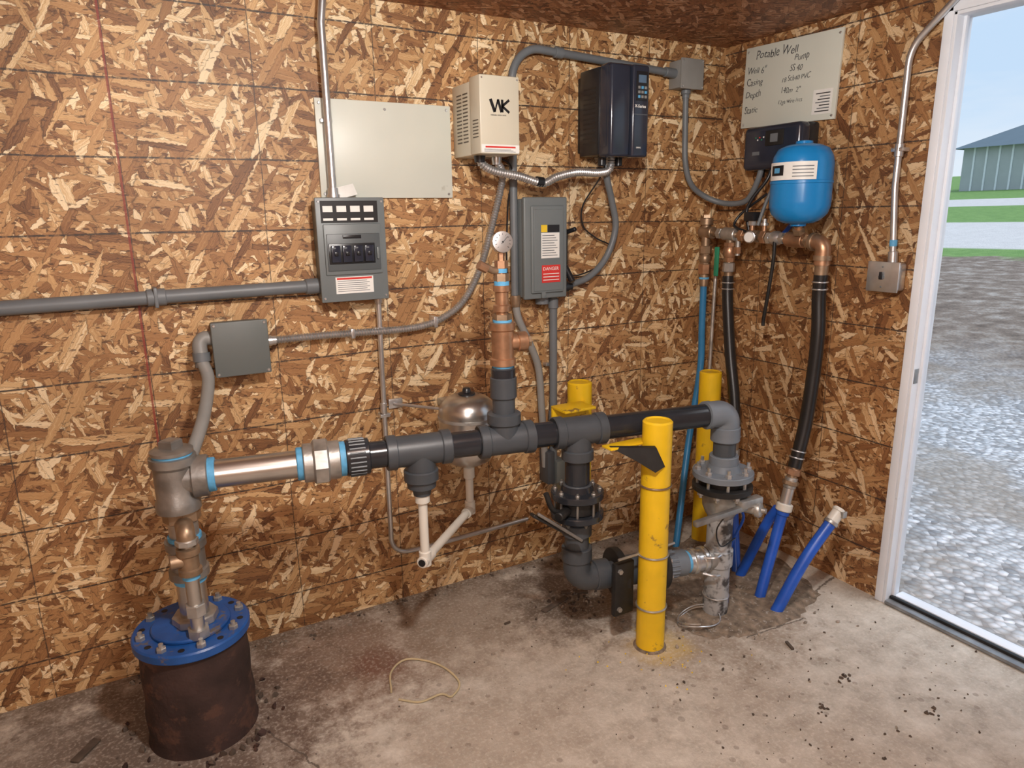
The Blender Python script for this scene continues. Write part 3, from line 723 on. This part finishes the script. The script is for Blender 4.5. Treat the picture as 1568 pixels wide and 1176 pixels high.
b.cyl(wz(-.0),wz(.46),.052,M_cas); b.cyl(wz(.30),wz(.225),.060,M_cas,bev=.004)
b.cyl(mp(-.75,.26),mp(-.69,.26),.05,M_galv)
b.tube(cr([wz(.47)+V((.06,-.06,0)),wz(.40)+V((.11,-.02,0)),wz(.25)+V((.09,.02,0)),wz(.02)+V((.07,.0,0))]),.006,M_pexb,8)
b.tube(cr([wz(.50)+V((-.04,-.08,0)),wz(.43)+V((-.09,-.07,0)),wz(.35)+V((-.06,-.07,0)),wz(.36)+V((.03,-.06,0))]),.003,M_blk,6)
b.ring(wz(.085),UP,.0535,.003,M_emt)
b.done()
b=B('wire_coil')
P=[]
for i in range(50):
    a=i/50*2*math.pi*1.7; P.append(wz(.016+.01*math.sin(a*2))+V((-.12+.10*math.cos(a),-.03+.07*math.sin(a),.004*i/10)))
b.tube(P,.0025,M_emt,6); b.done()

b=B('well_casing')
L0=V((-2.67,-.412,0))
b.lathe(L0,UP,[(0,.172),(.03,.166),(.10,.170),(.16,.163),(.24,.167),(.30,.163),(.345,.165)],M_rust,56)
b.cyl(L0+UP*.345,L0+UP*.378,.178,M_blueF,seg=56,bev=.005)
b.cyl(L0+UP*.378,L0+UP*.392,.120,M_blueF,seg=48,bev=.004)
b.bolts(L0+UP*.378,UP,.150,8,.015,.014,M_galv,.012,off=.1)
for i in range(8):
    a=2*math.pi*i/8+.5; b.lathe(L0+V((.150*math.cos(a),.150*math.sin(a),.378)),UP,[(0,.010),(.001,.010)],M_labB,12)
b.done()
b=B('well_riser_pipe')
def lz(z,dx=0,dy=0): return V((-2.655+dx,-.415+dy,z))
b.cyl(lz(.39),lz(.42),.07,M_galv,bev=.004,seg=8); b.cyl(lz(.40),lz(.55),.044,M_steel); b.cyl(lz(.535),lz(.55),.049,M_tape)
b.lathe(lz(.55),UP,[(0,.050),(.004,.060),(.03,.060),(.034,.053),(.10,.053),(.105,.061),(.13,.061),(.133,.045)],M_cast)
b.cyl(lz(.68),lz(.695),.050,M_tape); b.cyl(lz(.69),lz(.80),.044,M_galv); b.cyl(lz(.745),lz(.785),.056,M_brassD,seg=8,bev=.003)
fx,fy=.0,-.095
b.cyl(lz(.385,fx,fy),lz(.72,fx,fy),.021,M_steel); b.cyl(lz(.385,fx,fy),lz(.415,fx,fy),.034,M_galv,seg=6)
b.cyl(lz(.46,fx,fy),lz(.50,fx,fy),.031,M_galv,seg=6,bev=.002)
b.lathe(lz(.60,fx,fy),UP,[(0,.028),(.004,.034),(.02,.034),(.024,.028),(.065,.028),(.07,.034),(.09,.034),(.093,.025)],M_brassD,24)
b.cyl(lz(.65,fx,fy),lz(.65,-.055,fy),.022,M_brassD,bev=.003); b.cyl(lz(.588,fx,fy),lz(.60,fx,fy),.026,M_tape)
b.tube(fil([lz(.70,fx,fy),lz(.745,fx,fy),lz(.745,fx,0)],.03,8),.027,M_brassD,20); b.cyl(lz(.70,fx,fy),lz(.72,fx,fy),.034,M_galv,bev=.003,seg=8)
b.done()

def bollard(x,y,r,h,extra=None):
    b=B('yellow_bollard'); b.lathe((x,y,0),UP,[(0,r),(h-.006,r),(h,r-.006),(h,r-.012),(h-.004,r-.016),(h-.004,0)],M_yel,36)
    b.lathe((x,y,0),UP,[(0,r+.010),(.008,r+.003)],M_dirt,30)
    if extra: extra(b)
    b.done()
BX,BY=-1.085,-.835
def ex(b):
    for z in (.40,.68,.18):
        b.ring((BX,BY,z),UP,.0575,.004,M_brassD if z>.5 else M_galv)
    tb=bmesh.new()
    q=[(-1.27,-.80,.845),(-1.13,-.885,.845),(-1.095,-.895,.77),(-1.14,-.895,.755),(-1.20,-.86,.80)]
    vs=[tb.verts.new(p) for p in q]; tb.faces.new(vs)
    r=bmesh.ops.extrude_face_region(tb,geom=list(tb.faces)); bmesh.ops.translate(tb,vec=(.002,.012,.004),verts=[e for e in r['geom'] if isinstance(e,bmesh.types.BMVert)])
    b.merge(tb,Matrix.Identity(4),M_blkm,False)
    b.box((-1.28,-.815,.838),(-1.10,-.76,.846),M_yel,.002,M=None)
    b.box((-1.235,-.80,.15),(-1.145,-.775,.37),M_blkm,.004); b.box((-1.03,-.80,.17),(-.975,-.775,.38),M_blkm,.004)
    for z in (.18,.34):
        for x in (-1.215,-1.0): b.lathe((x,-.80,z),(0,-1,0),[(0,.011),(.010,.010)],M_galv,6)
    b.cyl((-1.235,-.815,.40),(-.96,-.815,.40),.005,M_galv,seg=8)
bollard(BX,BY,.055,.93,ex)
def ex2(b):
    b.box((-1.16,-.24,.79),(-.98,-.225,.85),M_yel,.004); b.box((-1.16,-.34,.84),(-1.0,-.225,.852),M_yel,.003)
bollard(-.97,-.17,.056,.925,ex2)
bollard(-.245,-.255,.054,.90)

# ------------------------------------------------------------------ WALL RIGHT items
b=B('handwritten_sign_board')
ST=Matrix.Translation((0,-.4,2.22))@Matrix.Rotation(math.radians(1.6),4,'X')@Matrix.Translation((0,.4,-2.22))
b.box((-.014,-.655,2.045),(-.001,-.14,2.40),M_white,.002,M=ST)
lines=[('Potable Well',-.20,2.345,.052),('Well 6"',-.155,2.285,.042),('Casing',-.155,2.232,.042),('Depth',-.155,2.178,.042),('Static',-.155,2.110,.042),
 ('Pump',-.42,2.308,.040),('SS 40',-.40,2.265,.036),('18 Sch40 PVC',-.36,2.224,.031),('140m  2"',-.36,2.178,.034),('12ga wire /ccs',-.35,2.132,.027)]
for t,y,z,sz in lines: b.text(t,sz,ST@TB(-.0145,y,z)@Matrix.Rotation(math.radians(random.uniform(-3,1.5)),4,'Z')@Matrix.Diagonal((.86,1,1,1)),M_ink,offset=-.0004,jit=.035)
b.box((-.0155,-.635,2.07),(-.0135,-.54,2.17),M_lab,M=ST)
for i in range(7): b.box((-.0162,-.625,2.08+i*.012),(-.015,-.555-.01*(i%3),2.084+i*.012),M_cond if i%2 else M_labB,M=ST)
for y in (-.155,-.64):
    for z in (2.06,2.38): b.lathe(ST@V((-.014,y,z)),(-1,0,0),[(0,.006),(.003,.004)],M_emt,10)
b.done()
b=B('pump_controller')
b.box((-.07,-.575,1.84),(-.001,-.28,2.035),M_blk,.01); b.box((-.135,-.585,1.845),(-.06,-.268,2.035),M_blkg,.024,5)
b.box((-.139,-.50,1.945),(-.132,-.40,2.01),M_blkm,.004); b.box((-.1405,-.47,1.96),(-.138,-.43,1.995),M_cond)
for i in range(5): b.lathe((-.134,-.345-.011*i,1.985-.010*(i%2)),(-1,0,0),[(0,.004),(.003,.003)],(M_grn,M_lab,M_red)[i%3],10)
b.box((-.1365,-.37,1.91),(-.134,-.33,1.925),M_cond)
for y in (-.33,-.41,-.50): b.cyl((-.07,y,1.815),(-.07,y,1.845),.016,M_blk,bev=.003)
b.done()
b=B('blue_pressure_tank')
tc=V((-.20,-.662,1.60)); k_=.87
b.lathe(tc,UP,[(0,.02),(.0,.032),(.01,.032),(.012,.06)]+[(h,r*k_) for h,r in [(.025,.10),(.05,.128),(.08,.139),(.10,.140),(.17,.140),(.172,.143),(.182,.143),(.184,.140),(.25,.140),(.28,.134),(.31,.115),(.325,.08),(.33,.045)]],M_tank,56)
b.lathe(tc+UP*.328,UP,[(0,.035),(.012,.033),(.016,.02)],M_tank,24)
base=math.atan2(-2.71-tc.y,-2.73-tc.x)
def arc(a0,a1,z0_,z1_,mat,R):
    mi=b.mi(mat); P0=[];P1=[]
    for i in range(17):
        a=a0+(a1-a0)*i/16; P0.append(b.bm.verts.new(tc+V((R*math.cos(a),R*math.sin(a),z0_)))); P1.append(b.bm.verts.new(tc+V((R*math.cos(a),R*math.sin(a),z1_))))
    for i in range(16):
        f=b.bm.faces.new([P0[i],P0[i+1],P1[i+1],P1[i]]); f.material_index=mi; f.smooth=True
R0=.1405*k_+.001
arc(base-1.30,base+.45,.185,.255,M_lab,R0+.002); 
for k in range(4): arc(base-.3,base+.35,.196+k*.013,.200+k*.013,M_cond,R0+.0026)
arc(base-1.15,base-.60,.203,.243,M_labB,R0+.0026); arc(base-1.0,base-.75,.213,.233,M_tape,R0+.003)
b.done()

b=B('brass_pipe_manifold')
X=-.16
b.cyl((X,-.08,1.565),(X,-.72,1.535),.017,M_brassD)
def zz(y): return 1.565-(abs(y)-.1)*.046
def fit(y0,y1,r,mat,sg=20): b.cyl((X,y0,zz(y0)),(X,y1,zz(y1)),r,mat,bev=.003,seg=sg)
fit(-.06,-.14,.030,M_brassD); fit(-.17,-.20,.027,M_galv,6); fit(-.21,-.29,.031,M_galv); fit(-.31,-.34,.030,M_brass,6); fit(-.36,-.42,.028,M_brassD); fit(-.44,-.47,.031,M_brass,6)
b.valve((X,-.52,zz(-.52)),(0,-1,0),.024,.09,M_emt,M_pexb,(-.2,-.6,.5),.06)
fit(-.58,-.67,.032,M_brass); fit(-.68,-.71,.030,M_brassD,6)
b.cyl((X,-.655,1.55),(-.2,-.662,1.605),.018,M_brass); b.cyl((X-.02,-.657,1.572),(X-.035,-.66,1.592),.026,M_brassD,seg=6)
b.cyl((X,-.09,1.62),(X,-.09,1.30),.022,M_brassD); b.cyl((X,-.09,1.50),(X,-.09,1.46),.031,M_brassD,bev=.003,seg=8); b.cyl((X,-.09,1.60),(X,-.09,1.635),.032,M_brassD,bev=.003)
b.cyl((X,-.09,1.635),(X,-.09,1.65),.02,M_brassD,seg=4)
b.cyl((X,-.09,1.41),(X,-.09,1.36),.031,M_brass,bev=.003,seg=6); b.cyl((X,-.09,1.345),(X,-.09,1.335),.025,M_tape)
b.valve((X,-.09,1.435),(0,0,1),.022,.07,M_brassD,M_ylab,(-.2,.4,-1),.09)
b.cyl((X,-.25,1.56),(X,-.25,1.34),.02,M_brassD); b.valve((X,-.25,1.475),(0,0,1),.024,.09,M_brass,M_grn,(-.1,.5,-1),.10); b.cyl((X,-.25,1.425),(X,-.25,1.38),.028,M_galv,bev=.003,seg=8)
b.box((X-.05,-.225,1.36),(X-.038,-.200,1.50),M_grn,.004)
b.cyl((X,-.30,1.56),(X,-.30,1.46),.012,M_galv); b.cyl((X,-.30,1.50),(X,-.30,1.47),.018,M_brass,seg=6)
b.cyl((X,-.38,1.55),(X,-.38,1.62),.012,M_brass); b.cyl((X,-.38,1.60),(X,-.38,1.62),.019,M_emt,seg=6); b.box((X-.03,-.41,1.62),(X+.03,-.35,1.66),M_blk,.006)
b.cyl((X,-.45,1.55),(X,-.45,1.60),.011,M_brass); b.lathe((X,-.45,1.60),UP,[(0,.018),(.012,.018),(.014,.010),(.03,.010)],M_emt,12)
b.lathe((X-.03,-.41,1.55),(-1,-.3,0),[(0,.012),(.01,.026),(.03,.027),(.032,.023)],M_emt,24); b.lathe((X-.063,-.42,1.55),(-1,-.3,0),[(0,.022),(.001,.022)],M_glass,24)
HY=-.765
b.tube(fil([(X,-.70,1.535),(X,HY,1.533),(X,HY,1.44)],.045,8),.032,M_brass,22); b.lathe((X,HY,1.48),-UP,[(0,.037),(.02,.037),(.02,.028),(.09,.027)],M_brassD)
b.cyl((X,HY,1.45),(X,HY,1.44),.031,M_tape); b.cyl((X,-.705,1.535),(X,-.725,1.534),.038,M_brassD,bev=.003)
b.tube(cr([(X-.02,-.53,1.54),(X-.02,-.53,1.45),(X-.015,-.51,1.30),(X-.01,-.49,1.18),(X-.01,-.49,1.15)]),.008,M_blkm,10)
b.tube([V((X,-.17,1.45)),V((X-.01,-.175,1.2)),V((X-.02,-.18,.85)),V((X-.03,-.185,.6))],.009,M_galv,10)
b.done()
b=B('pex_water_pipe')
b.tube(cr([(X,-.09,1.31),(X,-.092,1.1),(-.165,-.10,.87),(-.25,-.13,.50),(-.36,-.21,.2),(-.43,-.26,-.01)]),.017,M_pexl,18)
b.done()
b=B('rubber_hose')
P=cr([(X,-.25,1.36),(X-.005,-.26,1.25),(X-.02,-.31,1.0),(X-.04,-.37,.80),(X-.06,-.41,.64),(X-.065,-.415,.585)]); b.tube(P,.026,M_rub,24)
for z in (1.33,1.30): b.ring((X,-.253,z),UP,.0275,.003,M_emt)
e=V((X-.065,-.415,.585)); b.ring(e+UP*.02,UP,.0275,.003,M_emt); b.cyl(e,e-UP*.05,.022,M_brassD,bev=.002); b.cyl(e-UP*.045,e-UP*.08,.028,M_galv,seg=8,bev=.002); b.cyl(e-UP*.08,e-UP*.12,.024,M_brassD)
b.tube(cr([e-UP*.11,e-UP*.25+V((-.02,-.03,0)),V((-.36,-.60,.0))]),.021,M_pexb,16)
b.done()
b=B('rubber_hose')
P=cr([(X,HY,1.40),(X,HY,1.30),(X-.005,HY-.015,1.15),(X-.02,HY-.02,.95),(X-.05,HY-.025,.75),(-.255,HY-.025,.57)]); b.tube(P,.0285,M_rub,24)
for z in (1.37,1.34): b.ring((X,HY,z),UP,.030,.0035,M_emt)
e=V((-.255,HY-.025,.575)); d=V((-.05,.0,-.2)).normalized()
for k in (0,.03): b.ring(e-d*(.04+k),d,.030,.0035,M_emt)
b.cyl(e-d*.01,e+d*.05,.022,M_brassD); b.cyl(e+d*.01,e+d*.04,.033,M_brass,bev=.003,seg=8); b.cyl(e+d*.05,e+d*.10,.027,M_galv,bev=.003); b.cyl(e+d*.065,e+d*.085,.034,M_brassD,bev=.003,seg=8); b.cyl(e+d*.10,e+d*.17,.024,M_emt); b.cyl(e+d*.17,e+d*.205,.035,M_wpvc,bev=.004)
b.done()
ee=e+d*.205
b=B('poly_water_pipe'); b.tube(cr([ee-d*.02,ee+V((-.03,-.0,-.10)),V((-.44,-.81,.0))]),.023,M_pexb,20); b.cyl(ee+d*-.0,ee+d*.02,.028,M_pexb,bev=.003); b.done()
b=B('poly_water_pipe'); b.tube(cr([ee+V((-.0,.03,-.0)),ee+V((-.01,.08,-.10)),V((-.37,-.63,.0))]),.022,M_pexb,20); b.done()
b=B('poly_water_pipe')
p0=V((-.47,-.925,0));p1=V((-.21,-.975,.395)); P=cr([p0,p0.lerp(p1,.5)+V((-.01,0,.02)),p1]); b.tube(P,.0245,M_pexb,20)
dd=(P[-1]-P[-4]).normalized(); b.cyl(p1-dd*.02,p1+dd*.03,.026,M_wpvc,bev=.002); b.cyl(p1-dd*.035,p1-dd*.02,.030,M_galv,bev=.002); b.cyl(p1+dd*.025,p1+dd*.045,.029,M_wpvc,bev=.006); b.box(p1+dd*.02-V((.01,.035,.01)),p1+dd*.03+V((.01,.0,.01)),M_galv,.002)
b.done()

b=B('electrical_switch_box')
b.box((-.055,-1.035,1.345),(-.001,-.91,1.455),M_emt,.01,3); b.box((-.06,-1.04,1.34),(-.054,-.905,1.46),M_emt,.006); b.lathe((-.06,-.97,1.40),(-1,0,0),[(0,.012),(.006,.011)],M_cond,16); b.box((-.072,-.976,1.39),(-.06,-.964,1.42),M_blk,.002)
for z in (1.36,1.44): b.lathe((-.06,-.97,z),(-1,0,0),[(0,.004),(.002,.003)],M_cond,8)
b.done()
b=B('electrical_conduit')
b.tube(fil([(-.03,-.99,1.455),(-.03,-.965,1.75),(-.03,-.965,2.25),(-.03,-1.15,2.415),(-.03,-1.8,2.42)],.13,10),.0125,M_emt,16)
b.cyl((-.03,-.99,1.455),(-.03,-.987,1.50),.018,M_emt,bev=.002); b.cyl((-.03,-.985,1.52),(-.03,-.984,1.545),.0145,M_tape); b.box((-.045,-.99,1.88),(-.001,-.94,1.895),M_emt,.002); b.cyl((-.03,-.965,1.86),(-.03,-.965,1.91),.017,M_emt,bev=.002)
b.done()

# ------------------------------------------------------------------ floor stuff
b=B('dirt_patch')
poly=[(-.06,-.62),(-.19,-.93),(-.42,-1.0),(-.70,-.99),(-.86,-.92),(-.92,-.70),(-.85,-.48),(-.55,-.25),(-.15,-.2)]
cx=sum(p[0] for p in poly)/len(poly); cy=sum(p[1] for p in poly)/len(poly)
N=72; ringsv=[]; mi=b.mi(M_dirt)
def pin(t):
    k=t*len(poly); i=int(k)%len(poly); f=k-int(k); a=poly[i]; c_=poly[(i+1)%len(poly)]; return a[0]+(c_[0]-a[0])*f, a[1]+(c_[1]-a[1])*f
for rr in (1.,.9,.75,.55,.35,.15):
    ring=[]
    for i in range(N):
        x,y=pin(i/N); j=1+random.uniform(-.03,.03) if rr>.8 else 1
        ring.append(b.bm.verts.new((cx+(x-cx)*rr*j,cy+(y-cy)*rr*j,.001 if rr==1. else .006+random.uniform(0,.010))))
    ringsv.append(ring)
for A,C in zip(ringsv[:-1],ringsv[1:]):
    for i in range(N):
        f=b.bm.faces.new([A[i],A[(i+1)%N],C[(i+1)%N],C[i]]); f.material_index=mi; f.smooth=True
f=b.bm.faces.new(ringsv[-1]); f.material_index=mi
b.done()
b=B('floor_debris')
def rock(x,y,s,mat):
    tb=bmesh.new(); bmesh.ops.create_icosphere(tb,subdivisions=1,radius=s)
    for v in tb.verts: v.co*=random.uniform(.6,1.2)
    b.merge(tb,Matrix.Translation((x,y,s*.35))@Euler((random.random()*6,random.random()*6,random.random()*6)).to_matrix().to_4x4()@Matrix.Diagonal((1,1,.6,1)),mat,False)
for i in range(260):
    x=random.uniform(-2.7,-.15); y=random.uniform(-1.9,-.05)
    rock(x,y,random.choice((.002,.003,.003,.004)),random.choice((M_stone,M_dark)))
for i in range(300):
    a=random.uniform(0,6.3); r=abs(random.gauss(0,.25)); rock(-.70+r*math.cos(a)*1.2,-.72+r*math.sin(a),random.uniform(.003,.011),random.choice((M_stone,M_dark,M_stone)))
for i in range(160):
    rock(random.uniform(-2.9,-.5),-abs(random.gauss(0,.05))-.01,random.uniform(.003,.010),random.choice((M_stone,M_dark)))
for i in range(70):
    rock(random.gauss(-.75,.35),random.gauss(-1.5,.2),random.choice((.003,.004,.006)),M_dark)
for (x,y) in ((-.83,-1.42),(-.52,-1.62),(-.95,-1.72),(-.62,-1.35)):
    for k in range(9): rock(x+random.gauss(0,.020),y+random.gauss(0,.012),random.uniform(.004,.010),M_dark)
for k in range(90): rock(-1.16+random.gauss(0,.09),-.43+random.gauss(0,.06),random.uniform(.004,.012),random.choice((M_dark,M_stone,M_dark)))
for i in range(50): rock(random.gauss(-1.08,.12),random.gauss(-.87,.10),.004,M_ylab)
b.done()
b=B('wood_scraps')
for (x,y,a,l,w) in ((-1.25,-.40,.3,.16,.025),(-1.12,-.36,-.5,.12,.02),(-3.02,-.36,.9,.10,.03),(-.62,-1.12,1.2,.05,.012),(-1.50,-.42,.1,.03,.008)):
    b.box((-l/2,-w/2,0),(l/2,w/2,.008),M_dark,.002,M=Matrix.Translation((x,y,.001))@Matrix.Rotation(a,4,'Z'))
b.done()
b=B('rock_rubble')
for i in range(60):
    a=random.uniform(0,6.3); r=.19+abs(random.gauss(0,.04)); rock(-2.67+r*math.cos(a),-.41+r*math.sin(a),random.uniform(.005,.016),random.choice((M_dark,M_rust)))
b.done()
b=B('cord_loop'); P=cr([(-2.07,-.59,.005),(-2.03,-.48,.005),(-1.95,-.44,.006),(-1.86,-.53,.005),(-1.835,-.66,.005),(-1.89,-.72,.005),(-1.92,-.69,.005),(-2.0,-.69,.005),(-2.06,-.64,.005)]); b.tube(P,.004,M_cord,8); b.done()

# ------------------------------------------------------------------ lights
def lamp(LP):
    global b
    b=B('ceiling_lamp')
    b.lathe(LP,-UP,[(0,.06),(.02,.058),(.03,.035),(.045,.03)],M_trim,24)
    b.lathe(LP-UP*.04,-UP,[(0,.013),(.02,.016),(.045,.030),(.065,.030),(.082,.02),(.09,0)],M_bulb,24,cap=False); b.done()
M_bulb,nt,bs=new_mat('bulb_glow'); bs.inputs['Emission Color'].default_value=(1,.93,.85,1); bs.inputs['Emission Strength'].default_value=6; bs.inputs['Base Color'].default_value=(1,1,1,1)
LP=V((-2.10,-1.95,CH)); lamp(LP); lamp(V((-3.3,-3.9,CH)))  # second fixture is unseen, added to go with the rear fill
def light(name,typ,loc,e,col,size=.1,rot=None):
    l=bpy.data.lights.new(name,typ); l.energy=e; l.color=col
    if typ=='POINT': l.shadow_soft_size=size
    o=bpy.data.objects.new(name,l); o.location=loc; scene.collection.objects.link(o)
    if rot: o.rotation_euler=rot
    return o
light('lamp_light','POINT',LP-UP*.20,118,(1,.96,.91),.07)
light('rear_fill_light','POINT',(-3.3,-3.9,2.1),90,(1,.97,.94),.35)  # fill light added behind the camera to brighten the room
p=light('door_daylight','AREA',(.12,(D0+D1)/2,DZ/2),1,(1,1,1)); p.data.shape='RECTANGLE'; p.data.size=DZ; p.data.size_y=abs(D1-D0); p.rotation_euler=(0,math.radians(90),0)
try: p.data.cycles.is_portal=True
except Exception: pass

w_=bpy.data.worlds.new('overcast_sky'); scene.world=w_; w_.use_nodes=True; nt=w_.node_tree; nt.nodes.clear()
out=nt.nodes.new('ShaderNodeOutputWorld'); bg=nt.nodes.new('ShaderNodeBackground'); nt.links.new(bg.outputs[0],out.inputs[0])
tc_=nt.nodes.new('ShaderNodeTexCoord'); sp=nt.nodes.new('ShaderNodeSeparateXYZ'); nt.links.new(tc_.outputs['Generated'],sp.inputs[0])
mpn=nt.nodes.new('ShaderNodeMapping'); nt.links.new(tc_.outputs['Generated'],mpn.inputs['Vector']); mpn.inputs['Scale'].default_value=(1,1,4)
cl=noise_(nt,mpn.outputs[0],2.5,4,.6)
skyc=ramp_(nt,sp.outputs[2],[(0,(.72,.81,.90)),(.12,(.52,.68,.87)),(.5,(.50,.66,.88))])
skyc=mix_(nt,ramp_(nt,cl,[(.4,G(0)),(.65,G(.8))]),skyc,(.74,.80,.87))
nt.links.new(skyc,bg.inputs[0]); bg.inputs[1].default_value=1.1
s=light('sun','SUN',(10,-5,10),1.8,(1,.98,.96)); s.data.angle=math.radians(40); s.rotation_euler=(math.radians(25),math.radians(15),0)

# ------------------------------------------------------------------ camera
f,pitch,roll,head=1067.2,.2384,-.0151,1.0632
v=V((math.cos(head)*math.cos(pitch),math.sin(head)*math.cos(pitch),-math.sin(pitch)))
r=V((math.sin(head),-math.cos(head),0)); u=r.cross(v)
r2=r*math.cos(roll)+u*math.sin(roll); u2=-r*math.sin(roll)+u*math.cos(roll)
cd=bpy.data.cameras.new('camera'); cd.sensor_width=36; cd.lens=f/1568*36; cd.clip_start=.05; cd.clip_end=500
co=bpy.data.objects.new('camera',cd); scene.collection.objects.link(co)
Mx=Matrix.Identity(4)
for i in range(3): Mx[i][0]=r2[i]; Mx[i][1]=u2[i]; Mx[i][2]=-v[i]
Mx[0][3],Mx[1][3],Mx[2][3]=-2.7323,-2.7069,1.6647
co.matrix_world=Mx; scene.camera=co
